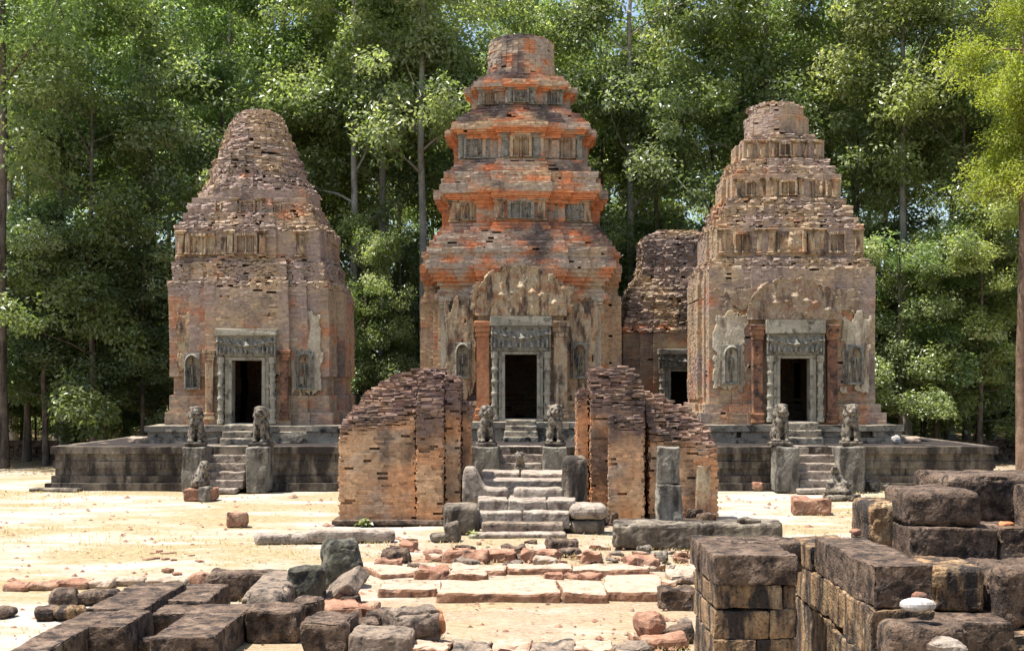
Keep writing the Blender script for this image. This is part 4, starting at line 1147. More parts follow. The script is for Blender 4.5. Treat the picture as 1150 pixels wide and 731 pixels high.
rub = [(496, 548, 632, .17, .45, 'flat oblong red rubble stone first in the row before the gate steps', M_red), (548, 579, 630, .14, .4, 'red rubble stone touching the oblong one before the gate steps', M_red),
       (584, 628, 630, .16, .45, 'broad red rubble stone in the middle of the row before the gate steps', M_red), (616, 648, 617, .14, .5, 'grey brown rubble stone nearest the gate steps', M_lat), (654, 677, 631, .15, .4, 'red rubble stone at the right of the row before the gate steps', M_red),
       (703, 739, 640, .18, .5, 'reddish rubble stone left of the right foreground wall', M_red), (428, 457, 633, .20, .5, 'blocky brown rubble stone at the left of the path', M_lat), (419, 450, 640, .14, .4, 'low red rubble stone under the blocky brown one', M_red),
       (450, 466, 619, .14, .4, 'small pinkish rubble stone toward the notched stone', M_red), (476, 497, 624, .08, .3, 'thin red rubble flake left of the row of rubble', M_red), (466, 502, 651, .14, .6, 'long pinkish rubble stone left of the back slabs', M_red),
       (453, 472, 648, .09, .4, 'flat pinkish rubble stone beside the long pinkish one', M_pale), (563, 590, 621, .10, .4, 'dark rubble behind the row of red stones', M_lat), (600, 626, 634, .10, .3, 'pale rubble stone before the broad red one', M_pale),
       (718, 732, 622, .14, .3, 'grey rubble stone behind the reddish one at the right', M_statue), (730, 750, 632, .16, .35, 'grey rubble stone near the right foreground wall', M_statue), (722, 744, 640, .08, .4, 'flat grey rubble beside the right foreground wall', M_pale),
       (743, 782, 684, .24, .5, 'rough brown rock at the right end of the path slabs', M_lat), (752, 781, 652, .10, .5, 'flat slab against the right foreground wall', M_pale), (520, 545, 668, .02, .3, None, M_red)]
for k, (x0, x1, yb, h, dep, lb, m) in enumerate(rub):
    if lb: slab(lb, x0, x1, yb, h, dep, m, 530 + k, (k * 37) % 24 - 12, 'rubble_stone', 'rubble stone', RG, amp=.03, rnd=.03, lump=0.0, chips=1.2)
blk('rounded brown boulder on the sand left of the right foreground wall', 715, 748, 690, 720, gd(720), .38, M_red, 560, 15, name='boulder', cat='boulder', lump=.55, rnd=.12, amp=.03)
blk('thin flat stone leaning beside the rounded brown boulder', 752, 783, 706, 720, gd(720), .4, M_lat, 561, -8, ry=-14, name='stone_slab', cat='stone slab', rnd=.03)
blk('pointed flat stone before the rounded brown boulder', 722, 775, 717, 727, gd(727), .35, M_red, 562, 6, ry=-5, name='stone_slab', cat='stone slab', rnd=.04)
EG = 'edging stones at the bottom of the photo'
for k, (x0, x1, lb) in enumerate(((457, 505, 'brownish edging slab at the bottom, left end of its row'), (507, 553, 'dark edged slab at the bottom, second in its row'), (554, 596, 'brownish edging slab at the bottom, third in its row'), (598, 645, 'brownish edging slab at the bottom, fourth in its row'), (646, 690, 'brownish edging slab at the bottom, right of the middle'), (692, 730, 'darker edging slab at the bottom, right end of its row'))):
    slab(lb, x0, x1, 736, .07, .5, M_brown if k % 2 else M_slab, 570 + k, k * 2 - 5, group=EG, amp=.03)

rg_ = random.Random(21)
for k in range(110):
    px = rg_.uniform(430, 790); py = rg_.choice((rg_.uniform(606, 640), rg_.uniform(612, 655), rg_.uniform(680, 722)))
    if py > 660 and 470 < px < 700: continue
    d = gd(py); s_ = rg_.uniform(.06, .24)
    rock('rubble_stone', 'small flat rubble stone among the red stones and slabs of the path', 'rubble stone', wx(px, d), d, -.02, s_ * rg_.uniform(.9, 1.9), s_, s_ * rg_.uniform(.18, .42) + .015, (M_slab, M_red, M_lat, M_slab, M_brown)[k % 5], 1000 + k, rg_.uniform(-40, 40), group='small rubble of the path', rnd=.015, amp=.03, lump=.05, res=.05)

# left foreground: the fallen laterite wall
LG = 'laterite blocks in the left foreground'
def lb(label, X0, X1, Y0, Y1, zt, seed, rz=0, mat=None, zb=-.05, **k):
    return rock('laterite_block', label, 'stone block', (X0 + X1) / 2, (Y0 + Y1) / 2, zb, X1 - X0, Y1 - Y0, zt - zb, mat or M_lat, seed, rz, group=LG, **{**dict(rnd=.012, amp=.010, chips=.8, res=.03, cap=50), **k})
lb('nearest long laterite block of the left wall, running off the bottom', -4.84, -4.46, 11.3, 14.8, .40, 601)
lb('laterite block with a chipped front corner beside the nearest long block', -4.455, -4.08, 13.75, 14.85, .41, 602)
lb('far flat laterite block at the end of the left wall row', -4.86, -4.22, 14.9, 16.9, .41, 603, 0.5)
lb('dark cube shaped laterite block right of the left wall row', -4.28, -3.66, 15.1, 15.75, .31, 604, -1)
lb('long brown topped laterite block behind the dark cube shaped one', -4.5, -3.76, 15.9, 17.35, .33, 605, 1)
blk('laterite block cut by the bottom edge left of the middle', 150, 213, 719, 745, 14.2, .5, M_lat, 606, 2, group=LG, name='laterite_block')
lb('turned laterite block at the bottom, with a lit right side', -3.78, -3.12, 13.6, 15.7, .33, 607, 0, M_lat)
blk('upright fronted laterite block with a smooth black face', 274, 334, 684, 720, 15.0, .55, M_lat, 608, 1, group=LG, name='laterite_block')
blk('small black laterite block touching the smooth black faced one', 328, 357, 675, 707, 15.75, .42, M_lat, 609, -3, group=LG, name='laterite_block')
lb('pale brown humped block lying behind the black faced ones', -3.42, -2.86, 15.95, 17.9, .44, 610, 3, M_brown, rnd=.16)
blk('long low black stone behind the left blocks', 228, 322, 643, 675, 18.0, .5, M_lat, 611, 2, rnd=.10, name='stone_block', group=LG)
blk('round orange stone at the left end of the long low black stone', 210, 232, 645, 657, 18.9, .35, M_red, 612, 0, name='stone', cat='stone', lump=.4, rnd=.1)
blk('upright mossy slab with a rounded shoulder', 321, 364, 637, 690, 17.0, .26, M_green, 613, -6, rnd=.08, name='stone_slab', cat='stone slab', res=.04)
blk('large faceted mossy boulder behind the leaning slab', 356, 402, 608, 655, 19.0, .62, M_green, 614, 18, rnd=.14, name='boulder', cat='boulder', lump=.12, amp=.035, taper=.1)
d = 17.0
rock('leaning_slab', 'leaning grooved stone slab with an orange end', 'stone slab', wx(388, d), d + .3, .17, .62, .5, .22, M_brown, 615, -32, 30, -30, rnd=.04, amp=.014)
blk('small dark stone wedged under the leaning slab', 378, 404, 668, 688, 16.9, .4, M_lat, 616, 12, name='stone', cat='stone', lump=.3)
blk('flat light topped laterite block right of the black faced ones', 339, 392, 699, 733, 14.4, .75, M_lat, 617, -3, group=LG, name='laterite_block')
blk('narrow slab lying along the gap behind the flat light topped block', 357, 396, 681, 699, gd(699), 1.0, M_red, 618, 14, name='stone_slab', cat='stone slab')
blk('flat orange brown stone right of the narrow slab', 395, 422, 680, 692, gd(692), .45, M_red, 619, -6, name='stone', cat='stone')
blk('chip of bright orange stone in the gap of the left blocks', 343, 361, 704, 712, 15.3, .2, M_orange, 620, 20, name='stone_chip', cat='stone chip', lump=.4)
blk('broad flat slab at the bottom beside the broken column', 390, 462, 714, 738, 14.3, .8, M_brown, 621, -2, name='stone_slab', cat='stone slab')
d = 15.0
def drum(p):
    p = p.copy(); h = p[:, 2].max() / 2; c = p[:, 2] - h; y = p[:, 1]
    m = np.maximum(np.abs(c) / h, np.abs(y) / np.abs(y).max()); r = np.sqrt((c / h) ** 2 + (y / np.abs(y).max()) ** 2)
    f = m / np.maximum(r, 1e-3)
    p[:, 1] *= f; p[:, 2] = h + c * f
    return p
bc = rock('broken_column', 'broken stone drum with a bright orange broken end', 'broken column', wx(462, d), d + .1, -.02, .58, .44, .42, M_brown, 622, 32, rnd=.05, amp=.018, top=drum, res=.035)
o_ = obj('broken_end', rock_mesh(.07, .40, .38, M_orange, 623, .03, .02, .03, top=drum), bc, (.285, 0, .015))
blk('black angular stone against the left end of the broken drum', 401, 422, 697, 718, gd(718) - .2, .35, M_lat, 624, 30, name='stone', cat='stone', lump=.2)
blk('taller black angular stone between the broken drum and the flat orange stone', 414, 442, 687, 712, gd(718) + .25, .35, M_lat, 625, -20, name='stone', cat='stone', lump=.15)
# edging stones on the far left
for k, (x0, x1, yt, yb, lab) in enumerate(((0, 30, 656, 663, 'reddish edging stone at the left border of the photo'), (30, 64, 655, 662, 'reddish edging stone, second from the left border'), (62, 97, 653, 661, 'longer reddish edging stone, third from the left border'), (97, 128, 652, 660, 'grey edging stone near the left wall row'), (125, 157, 650, 658, 'pale edging stone behind the left wall row'), (158, 208, 650, 656, 'flat edging stone behind the far wall block'))):
    blk(lab, x0, x1, yt, yb, gd(yb), .35, M_red if k < 3 else M_pale, 640 + k, k % 3 - 1, name='edging_stone', cat='edging stone', group='edging stones at the left', rnd=.05)
for k, (x0, x1, yt, yb, lab, m) in enumerate(((50, 82, 664, 683, 'round topped grey stone left of the wall row', M_lat), (83, 130, 665, 680, 'long grey stone beside the round topped one', M_lat), (32, 58, 683, 698, 'grey stone nearest the left border below the round topped one', M_lat), (58, 86, 682, 698, 'stone with a tan underside touching the left wall row', M_latl), (-14, 8, 683, 696, 'grey stone cut by the left border', M_lat))):
    blk(lab, x0, x1, yt, yb, gd(yb), .4, m, 650 + k, 6 - 4 * k, name='stone', cat='stone', rnd=.09, lump=.2, group='loose stones left of the wall row')

# right foreground: standing laterite walls, course by course
WG = 'laterite blocks of the right foreground walls'
def rb(label, X0, X1, Y0, Y1, z0, z1, seed, rz=0, mat=None, **k):
    return rock('laterite_block', label, 'stone block', (X0 + X1) / 2, (Y0 + Y1) / 2, z0, X1 - X0, Y1 - Y0, z1 - z0, mat or M_lat, seed, rz, group=WG, **{**dict(rnd=.012, amp=.011, chips=.8, res=.03, cap=50), **k})
rb('big flat topped corner block of the right wall, left end', 1.73, 2.48, 12.0, 13.0, 1.09, 1.36, 701)
rb('flat block behind the big corner block, with a crack between', 1.72, 2.20, 13.02, 13.6, 1.08, 1.36, 702, 1)
rb('smaller flat block behind the corner block near the gate beam', 2.22, 2.75, 13.03, 13.7, 1.08, 1.35, 703, -1)
rb('second course block under the big corner block', 1.735, 2.36, 12.02, 13.4, .87, 1.085, 704, 0, M_latl)
rb('short second course block right of the wall joint', 2.365, 2.485, 12.03, 13.4, .87, 1.085, 705, 0, M_latl)
rb('third course block of the corner wall, left of the joint', 1.74, 2.24, 12.01, 13.4, .61, .865, 706, 0, M_latl)
rb('third course block of the corner wall, right of the joint', 2.245, 2.49, 12.02, 13.4, .61, .865, 707, 0, M_latl)
rb('lowest block of the corner wall seen at the bottom', 1.735, 2.12, 12.0, 13.4, .0, .605, 708, 0, M_latl)
rb('lowest right block of the corner wall seen at the bottom', 2.125, 2.49, 12.02, 13.4, .0, .605, 709, 0, M_latl)
rb('tall pointed block with a black front and a streaked left side', 2.98, 3.48, 11.3, 13.6, 1.0, 1.36, 713, 0, M_lat)
rb('far side wall block with tan streaks in the second course', 2.97, 3.48, 12.35, 14.6, .62, .995, 711, 0, M_latl)
rb('far side wall block with tan streaks in the lowest course', 2.98, 3.48, 12.7, 14.8, .0, .615, 712, 0, M_latl)
rb('farthest low topped block of the side wall, seen past the corner wall', 2.96, 3.48, 13.62, 14.7, 1.0, 1.24, 710, 0, M_latl)
rb('near side wall block with orange streaks under the tall pointed block', 2.96, 3.5, 11.27, 12.34, .58, .995, 714, 0, M_latl)
rb('lowest near side wall block with orange streaks', 2.95, 3.5, 11.25, 12.69, .0, .575, 715, 0, M_latl)
rb('ledge block that carries the white stone', 2.98, 3.62, 10.75, 11.24, .62, .95, 716, -2, M_lat, rnd=.07)
rb('dark block under the ledge with the white stone', 2.97, 3.7, 10.7, 11.2, .0, .615, 717, 0, M_lat)
blk('smooth white stone laid on the ledge block', 1015, 1055, 673, 689, 10.85, .22, M_white, 718, 8, name='white_stone', cat='stone', lump=.75, rnd=.05, amp=.006, chips=0, res=.025)
blk('small orange stone behind the smooth white one', 1026, 1044, 665, 676, 11.1, .12, M_red, 719, 0, name='orange_stone', cat='stone', lump=.6, amp=.01)
d = 13.6
rb('topmost block of the right stack with a rounded left corner', 3.92, 4.68, 13.5, 14.5, 1.46, 1.82, 721, -2, M_lat, rnd=.08)
rb('broad top block behind the topmost block, running to the right', 4.5, 5.75, 14.2, 15.3, 1.40, 1.93, 722, 3, M_lat, rnd=.08)
rb('rounded block left of the right stack, lower than the topmost one', 3.66, 4.2, 14.1, 14.8, 1.15, 1.66, 723, 6, M_latl, rnd=.10)
rb('second course block of the right stack under the topmost block', 3.92, 4.80, 13.42, 14.4, 1.07, 1.455, 724, 0, M_lat)
rb('short second course block with a red chip on top, at the right of the stack', 4.81, 5.15, 13.45, 14.4, 1.1, 1.45, 725, 2, M_lat)
rb('upright dark block at the right border', 5.16, 5.9, 13.2, 14.0, 1.02, 1.86, 726, -2, M_lat)
rb('third course block of the right stack with a tan right corner', 3.86, 4.36, 12.45, 13.4, .78, 1.19, 727, -4, M_latl, rnd=.06)
rb('large pitted block at the right border below the stack', 4.37, 5.3, 12.35, 13.3, .64, 1.18, 728, 4, M_lat, rnd=.09, amp=.03)
rb('wide dark block under the third course of the right stack', 3.52, 4.4, 11.9, 13.2, .3, .775, 729, 0, M_lat)
rb('wide streaked block at the bottom right under the pitted block', 4.41, 5.3, 12.0, 13.2, .0, .635, 730, 0, M_latl)
rb('lowest dark block behind the ledge with the white stone', 3.5, 4.4, 11.7, 13.2, .0, .295, 731, 0, M_lat)
rb('dark lower block between the left rounded block and the right stack', 3.5, 4.2, 13.5, 14.8, .0, 1.06, 732, 0, M_latl)
blk('pale rounded stone at the very bottom right', 1046, 1092, 718, 745, 10.6, .4, M_step, 733, 5, name='stone', cat='stone', rnd=.1, lump=.3)
blk('chip of red brick on the right stack', 1122, 1140, 588, 593, 13.7, .12, M_orange, 734, 5, name='brick_chip', cat='brick chip')
blk('small dark stone on the far edge of the corner wall', 956, 969, 594, 602, 13.5, .12, M_red, 735, 15, name='stone', cat='stone', lump=.4)

# ------------------------------------------------------------------ forest
def tube(pts, rad, n=7):
    V, Fc = [], []
    pts = [Vector(p) for p in pts]
    for k, p in enumerate(pts):
        d = (pts[min(k + 1, len(pts) - 1)] - pts[max(k - 1, 0)]).normalized()
        u = d.cross(Vector((.3, 1, .1))).normalized(); v = d.cross(u)
        for i in range(n):
            a = 2 * math.pi * i / n
            V.append(tuple(p + (u * math.cos(a) + v * math.sin(a)) * rad[k]))
    for k in range(len(pts) - 1):
        for i in range(n):
            j = (i + 1) % n
            Fc.append((k * n + i, k * n + j, (k + 1) * n + j, (k + 1) * n + i))
    return V, Fc

def leaf_quads(pos, size, rng, up=0.55, out=None, tint=None, wr=.5):
    n = len(pos)
    nr = rng.normal(0, 1, (n, 3)); nr[:, 2] = np.abs(nr[:, 2]) + up * 1.6
    if out is not None: nr += out * .8
    nr /= np.linalg.norm(nr, axis=1)[:, None]
    d = rng.normal(0, 1, (n, 3)); d[:, 2] -= .5
    d -= nr * np.sum(d * nr, 1)[:, None]; d /= np.linalg.norm(d, axis=1)[:, None] + 1e-6
    s = np.cross(nr, d)
    l = size * rng.uniform(.6, 1.25, n)[:, None]
    V = np.stack((pos, pos + d * l * .5 + s * l * wr * .5, pos + d * l - nr * l * .12, pos + d * l * .5 - s * l * wr * .5), 1).reshape(-1, 3)
    Fc = np.arange(n * 4).reshape(n, 4)
    t = rng.random(n) if tint is None else np.clip(tint + rng.normal(0, .18, n), 0, 1)
    col = np.repeat(np.stack((t, t, t), 1), 4, 0)
    return V, Fc, col

def tree_meshes(seed, H, base, rad, r0, nclump, nleaf, lsize, leafmat, barkmat, clump=(1.3, .8), lean=0.0, up=.22, wr=.5, forks=12, top_r=.35, droop=.15):
    rng = np.random.default_rng(seed)
    kk = 9
    wob = rng.normal(0, .02 * H ** .5, (kk, 2)); wob[0] = 0
    axis = [Vector((lean * t + np.sum(wob[:k + 1, 0]) * .6, np.sum(wob[:k + 1, 1]) * .6, H * .96 * t)) for k, t in enumerate(np.linspace(0, 1, kk))]
    rads = [r0 * (1.35 if k == 0 else 1) * (1 - .8 * k / (kk - 1)) + .015 for k in range(kk)]
    V, Fc = tube(axis, rads, 9)
    def ax_at(z):
        t = np.clip(z / (H * .96), 0, 1) * (kk - 1); i = min(int(t), kk - 2)
        return axis[i].lerp(axis[i + 1], t - i)
    tips = []
    for b in range(forks):
        f = (b + rng.uniform(.1, .9)) / forks
        z = base * .92 + (H * .93 - base * .92) * f ** .9
        a = b * 2.4 + rng.uniform(-.5, .5)
        env = rad * (math.sin(math.pi * min(1, .18 + .82 * (1 - abs(2 * f - .8) / 1.3))) ** .7)
        L = env * rng.uniform(.65, 1.05)
        p0 = ax_at(z); dirv = Vector((math.cos(a), math.sin(a), rng.uniform(.25, .8)))
        pts = [p0]
        for s in range(1, 5):
            dirv += Vector(rng.normal(0, .14, 3)) + Vector((0, 0, -droop * .3))
            pts.append(pts[-1] + dirv.normalized() * L / 4)
        rb_ = r0 * .36 * (1 - .55 * f)
        v, fc = tube(pts, [rb_, rb_ * .8, rb_ * .6, rb_ * .42, rb_ * .2], 5)
        Fc += [tuple(i + len(V) for i in q) for q in fc]; V += v
        tips += [(pts[4], 1.0), (pts[3], .9), (pts[2], .75)]
        for s in range(3):
            q0 = pts[2 + s % 3]
            q1 = q0 + (Vector(rng.normal(0, 1, 3)) + dirv.normalized() * .6 + Vector((0, 0, .25))).normalized() * L * rng.uniform(.25, .5)
            v, fc = tube([q0, (q0 + q1) / 2 + Vector(rng.normal(0, .08, 3)), q1], [rb_ * .4, rb_ * .28, rb_ * .12], 4)
            Fc += [tuple(i + len(V) for i in q) for q in fc]; V += v
            tips.append((q1, .9))
    tips.append((axis[-1], .9)); tips.append((axis[-2], .8))
    tm = mesh_from('trunk', V, Fc, barkmat, None, True)
    P, O, T = [], [], []
    cl = []
    while len(cl) < nclump:
        tp, sc = tips[rng.integers(len(tips))]
        cl.append((np.array(tp) + rng.normal(0, 1, 3) * np.array((.55, .55, .4)) * clump[0] * .7, sc * rng.uniform(.6, 1.25)))
    for (c, s) in cl:
        m = max(5, int(nleaf / nclump * rng.uniform(.6, 1.4) * s))
        d = rng.normal(0, 1, (m, 3)); d /= np.linalg.norm(d, axis=1)[:, None]
        d[:, 2] = np.where(d[:, 2] < -.6, -.6 * rng.random(m), d[:, 2])
        r = rng.uniform(.25, 1.0, m) ** .6
        P.append(c + d * r[:, None] * np.array((clump[0], clump[0], clump[1])) * s); O.append(d)
        T.append(np.full(m, np.clip(rng.normal(.50, .27), .03, .97)))
    V, Fc, col = leaf_quads(np.concatenate(P), lsize, rng, up, np.concatenate(O), np.concatenate(T), wr)
    return tm, mesh_from('crown', V, Fc, leafmat, col)

TREES = 'forest trees behind the temple'
def plant(tm, cm, name, label, X, Y, sc=1.0, rz=0.0, group=TREES, cat='tree', sz=None):
    t = thing(name, label, cat, (X, Y, 0), group, rz)
    a = obj('trunk', tm, t); b = obj('crown', cm, t)
    for o in (a, b): o.scale = (sc, sc, sz or sc)
    return t
tall = [tree_meshes(801 + k, 25, 9.5 + k, 4.7, .18, 150, 34000, .215, M_leafB if k % 2 else M_leafA, M_barkp, (1.1, .95), forks=16) for k in range(4)]
mid = [tree_meshes(821 + k, 14.5, 2.2, 4.1, .14, 140, 32000, .215, M_leafA if k != 1 else M_leafB, M_barkd, (1.0, .9), forks=16) for k in range(3)]
low = [tree_meshes(841 + k, 7.5, .9, 2.8, .09, 100, 14000, .19, M_leafA, M_barkd, (.95, .65), forks=12) for k in range(2)]

LT = 'tall slender forest tree behind the brick towers'
LM_ = 'bushy mid height forest tree in the shade behind the brick towers'
LL = 'low leafy young tree at the dark foot of the forest'
rs = random.Random(5)
k = 0
# tall trees whose pale trunks show between the towers
for (px, Y, lab, mi, sc, rz) in ((395, 53, 'pale slim trunked tree just right of the left tower', 0, 1.0, .4), (430, 55, 'straight grey trunked tree midway between the left and middle towers', 1, 1.05, 2.2), (477, 52, 'pale trunked tree touching the left edge of the middle tower', 2, 1.0, 4.0),
                             (318, 58, 'forked tree whose trunk rises behind the top of the left tower', 3, 1.0, 1.0), (862, 57, 'twin limbed tree rising behind the top of the right tower', 1, 1.0, 5.2), (712, 56, 'tree with bare pale limbs between the middle and right towers', 0, 1.0, 3.0),
                             (1020, 54, 'dark trunked tree right of the right tower', 3, 1.0, 2.0), (1066, 56, 'tree with a dark trunk second right of the right tower', 2, .95, 1.1), (72, 53, 'dark trunked tree standing in the leaves left of the left tower', 1, .95, .6), (170, 56, 'tree close to the left tower with pale green upper leaves', 2, 1.0, 2.9)):
    plant(*tall[mi], 'tall_tree', lab, wx(px, Y), Y, sc, rz)
plant(*tree_meshes(861, 24, 12, 4.8, .20, 140, 24000, .20, M_leafB, M_barkd, forks=13), 'tall_tree', 'thick brown trunk at the left border of the photo', wx(2, gd(525)), gd(525), 1, .4)
for row, (Y, n, half) in enumerate(((62, 7, 26), (70, 8, 30), (78, 9, 34), (86, 11, 40))):
    for i in range(n):
        X = -half + 2 * half * (i + .5) / n + rs.uniform(-1.6, 1.6)
        plant(*tall[rs.randrange(4)], 'tall_tree', LT, X, Y + rs.uniform(-2, 2), rs.uniform(.9, 1.15), rs.uniform(0, 6.28))
for (px, Y, sc, mi, lab) in ((105, 49, .95, 1, 'bushy tree with sunlit pale leaves left of the left tower'), (30, 52, .95, 0, 'bushy dark tree beside the left border trunk'), (165, 52.5, .9, 2, 'bushy tree touching the left side of the left tower'), (430, 58, 1.0, 0, LM_), (250, 56, 1.1, 2, LM_), (345, 57, 1.0, 1, LM_), (505, 56, 1.0, 2, LM_), (600, 57, 1.1, 1, LM_),
                         (680, 58, 1.0, 0, LM_), (735, 57, 1.1, 2, LM_), (800, 58, 1.05, 1, LM_), (960, 56, 1.0, 0, LM_), (1015, 57, 1.05, 2, LM_), (1085, 53.5, 1.0, 1, LM_), (1150, 60, 1.1, 1, LM_), (-40, 56, 1.0, 2, LM_), (1200, 56, 1.0, 0, LM_)):
    plant(*mid[mi], 'bushy_tree', lab, wx(px, Y), Y, sc, rs.uniform(0, 6.28))
for i in range(34):
    X = -32 + 64 * (i + .5) / 34 + rs.uniform(-1, 1); Y = rs.uniform(58, 63) if i % 2 else rs.uniform(68, 80)
    plant(*low[i % 2], 'young_tree', LL, X, Y, rs.uniform(.8, 1.2), rs.uniform(0, 6.28))
for i in range(26):
    X = (-27 + 15.5 * (i + .5) / 13 if i < 13 else 11.5 + 15.5 * (i - 12.5) / 13) + rs.uniform(-.6, .6)
    plant(*low[i % 2], 'young_tree', LL, X, rs.uniform(56, 60), rs.uniform(.5, .9), rs.uniform(0, 6.28))
for (px, Y, mi, sc, szz, lab) in ((52, 49.5, 0, .78, .60, 'low crowned bushy tree leaning over the left end of the terrace'), (118, 51, 1, .80, .62, 'low crowned pale leaved tree in front of the left forest edge'), (160, 50, 2, .66, .55, 'low crowned dark tree nearest the left tower wall'), (-5, 51, 2, .8, .62, 'low crowned tree behind the left border trunk'),
        (412, 52, 1, .52, .62, 'small leafy tree filling the gap right of the left tower'), (452, 53, 0, .52, .6, 'small leafy tree filling the gap left of the middle tower'), (718, 55, 1, .6, .62, 'small leafy tree behind the gap beside the rear tower'),
        (1012, 51, 0, .66, .6, 'low crowned dark tree nearest the right tower wall'), (1052, 52, 2, .76, .62, 'low crowned tree behind the right end of the terrace'), (1100, 51, 1, .78, .62, 'low crowned leafy tree left of the feathery tree'), (1150, 54, 0, .8, .62, 'low crowned tree behind the feathery tree')):
    plant(*mid[mi], 'bushy_tree', lab, wx(px, Y), Y, sc, rs.uniform(0, 6.28), sz=szz)
for (px, Y, sc, lab) in ((95, 54, .32, 'small sunlit shrub at the left foot of the forest'), (140, 55, .4, 'dark shrub left of the left plinth'), (1000, 55, .35, 'shrub in the shade right of the right tower'), (1110, 57, .4, 'shrub before the low wall at the right')):
    plant(*low[0], 'shrub', lab, wx(px, Y), Y, sc, rs.uniform(0, 6.28), 'shrubs at the forest edge', 'shrub')
# the near tree at the right border: feathery yellow green
ym = tree_meshes(871, 17, 9.6, 2.7, .20, 260, 60000, .12, M_leafY, M_barkr, (.8, .65), up=.2, wr=.42, forks=18, droop=.9)
plant(*ym, 'feathery_tree', 'tree at the right border with bright yellow green feathery leaves', wx(1150, 46.5), 46.5, 1.0, .8)
plant(*ym, 'feathery_tree', 'second feathery yellow green tree cut by the right border', wx(1235, 45), 45, 1.25, 2.4)

# far woodland that closes the view
def woodland():
    rng = np.random.default_rng(9)
    n = 110000
    P = np.stack((rng.uniform(-62, 62, n), rng.uniform(88, 104, n), rng.uniform(0, 1, n) ** 1.35 * 18), 1)
    keep = fbm(P, .22, 3, 4) > -.35 + .42 * (P[:, 2] / 18)
    P = P[keep]
    V, Fc, col = leaf_quads(P, .5, rng, .4)
    o = obj('far_woodland', mesh_from('far_woodland', V, Fc, M_leafA, col))
    tag(o, 'deep green mass of far woodland behind all the trees', 'woodland', kind='stuff')
woodland()

# low wall at the back
def back_wall(label, x0, x1, y, h, seed):
    t = thing('laterite_wall', label, 'wall', ((x0 + x1) / 2, y, 0))
    n = 3
    cs = rect_courses(x0, x1, y, y + .8, [(k * h / n, o, .06) for k, o in enumerate((.08, 0, .05))])
    V, Fc, _ = lay_bricks(cs, h / n, .8, stone_col, seed, None, .02, .4, .02)
    part('stone_courses', V, Fc, M_lat, t)
back_wall('low dark laterite wall at the forest edge on the left', -26, -13.8, 53.0, .75, 91)
back_wall('low dark laterite wall at the forest edge on the right', 14.6, 27, 52.5, .8, 92)

# ------------------------------------------------------------------ ground cover
def cover(name, label, cat, n, region, size, mat, seed, up, wr=.5, mask=None, z=0.02):
    rng = np.random.default_rng(seed)
    x0, x1, y0, y1 = region
    P = np.stack((rng.uniform(x0, x1, n), y0 + (y1 - y0) * rng.random(n) ** 1.3, np.full(n, z)), 1)
    if mask is not None: P = P[mask(P, rng)]
    V, Fc, col = leaf_quads(P, size, rng, up, None, None, wr)
    V[:, 2] = np.maximum(V[:, 2], .004)
    o = obj(name, mesh_from(name, V, Fc, mat, col)); tag(o, label, cat, kind='stuff')
cover('fallen_leaves', 'scattered brown fallen leaves on the sand', 'fallen leaves', 2600, (-16, 16, 13, 37), .075, M_litter, 61, 1.6)
cover('forest_litter', 'brown leaf litter on the forest floor', 'leaf litter', 9000, (-30, 30, 44, 75), .16, M_litter, 62, 1.6)
def grass():
    rng = np.random.default_rng(63)
    n = 9000
    P = np.stack((rng.uniform(-15, 15, n), 13 + 24 * rng.random(n) ** 1.2, np.zeros(n)), 1)
    P = P[fbm(P * np.array((.55, 1, 1)), .42, 4, 77) > .08]
    P = np.repeat(P, 6, 0); P[:, :2] += rng.normal(0, .09, (len(P), 2))
    m = len(P); a = rng.uniform(0, 6.28, m); l = rng.uniform(.025, .075, m); w_ = .005 + .004 * P[:, 1] / 25
    d = np.stack((np.cos(a) * .8, np.sin(a) * .8, rng.uniform(.4, 1.1, m)), 1) * l[:, None]
    s = np.stack((-np.sin(a), np.cos(a), 0 * a), 1) * w_[:, None]
    V = np.stack((P - s, P + s, P + d), 1).reshape(-1, 3)
    t = rng.random(m); col = np.repeat(np.stack((t, t, t), 1), 3, 0)
    o = obj('dry_grass', mesh_from('dry_grass', V, np.arange(m * 3).reshape(m, 3), M_grassd, col))
    tag(o, 'thin dry straw coloured grass on the sand', 'grass', kind='stuff')
grass()
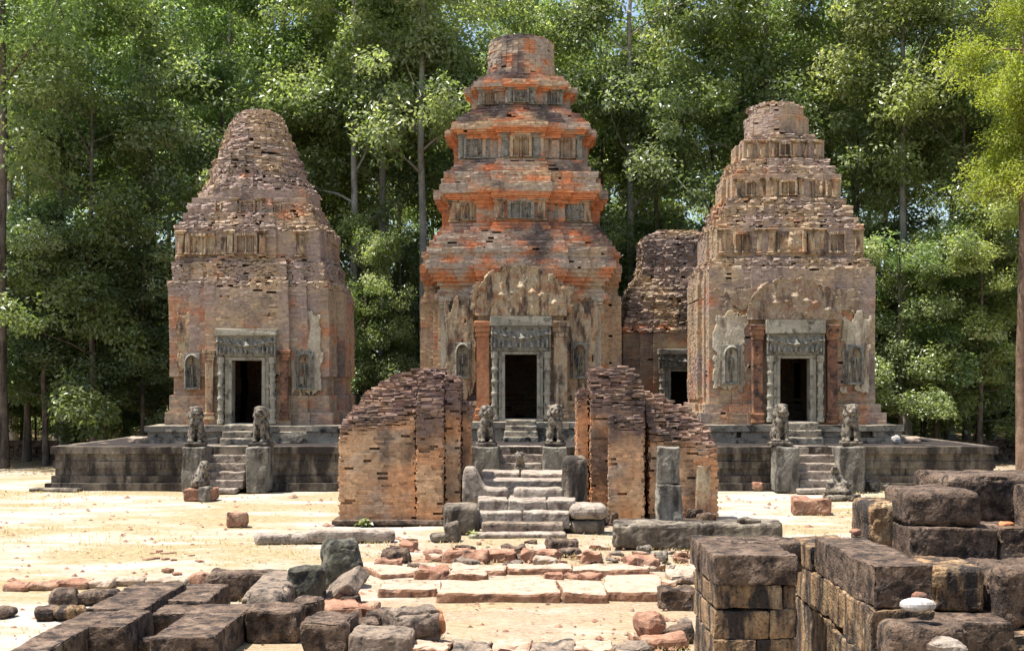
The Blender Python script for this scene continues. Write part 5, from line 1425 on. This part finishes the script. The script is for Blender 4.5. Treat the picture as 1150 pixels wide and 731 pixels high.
def pebbles():
    rng = np.random.default_rng(64)
    n = 2600
    P = np.stack((rng.uniform(-14, 14, n), 13 + 23 * rng.random(n) ** 1.2, np.zeros(n)), 1)
    near = np.abs(P[:, 0]) < 3.4
    P = P[near | (rng.random(n) < .45)]
    m = len(P); s = rng.uniform(.012, .05, m) * np.where(rng.random(m) < .1, 2, 1)
    base = np.array(((1, 0, 0), (0, 1, 0), (-1, 0, 0), (0, -1, 0), (0, 0, .7)), float)
    V = P[:, None, :] + base[None] * s[:, None, None] * rng.uniform(.6, 1.4, (m, 5, 1)) * np.array((1.3, 1, .8))
    V[:, :4, 2] = -.01
    f = np.array(((0, 1, 4), (1, 2, 4), (2, 3, 4), (3, 0, 4)))
    Fc = (np.arange(m)[:, None, None] * 5 + f[None]).reshape(-1, 3)
    o = obj('gravel', mesh_from('gravel', V.reshape(-1, 3), Fc, M_red)); tag(o, 'small reddish brown pebbles strewn along the path', 'gravel', kind='stuff')
pebbles()
# loose red bricks on the sand at the left
rng_ = random.Random(8)
for (px, py) in ((172, 622), (179, 621), (186, 622.5), (193, 622), (215, 625), (186, 629), (195, 630), (175, 628), (224, 631), (167, 629), (188, 642), (199, 645)):
    d = gd(py)
    rock('loose_brick', 'little loose red brick lying on the pale sand at the left', 'brick', wx(px, d), d, -.01, rng_.uniform(.10, .20), rng_.uniform(.08, .14), rng_.uniform(.04, .07), M_red, 900 + int(px), rng_.uniform(-60, 60), group='loose red bricks on the sand', rnd=.015, amp=.006, res=.06)
# small green plants
pm = low[1]
def weed(label, px, py, sc, seed):
    rng = np.random.default_rng(seed)
    n = 60
    P = rng.normal(0, 1, (n, 3)) * np.array((.07, .06, .05)) + np.array((0, 0, .10)); P[:, 2] = np.abs(P[:, 2])
    V, Fc, col = leaf_quads(P, .20, rng, .4, P * 6)
    d = gd(py)
    o = obj('green_weed', mesh_from('green_weed', V, Fc, M_leafB, col)); o.location = (wx(px, d), d, 0); o.scale = (sc, sc, sc)
    tag(o, label, 'weed', 'green weeds at the gate')
weed('green weed growing at the foot of the left gate wall', 410, 589.5, .7, 1)
weed('green weed growing beside the lowest gate step', 532, 604, .6, 2)
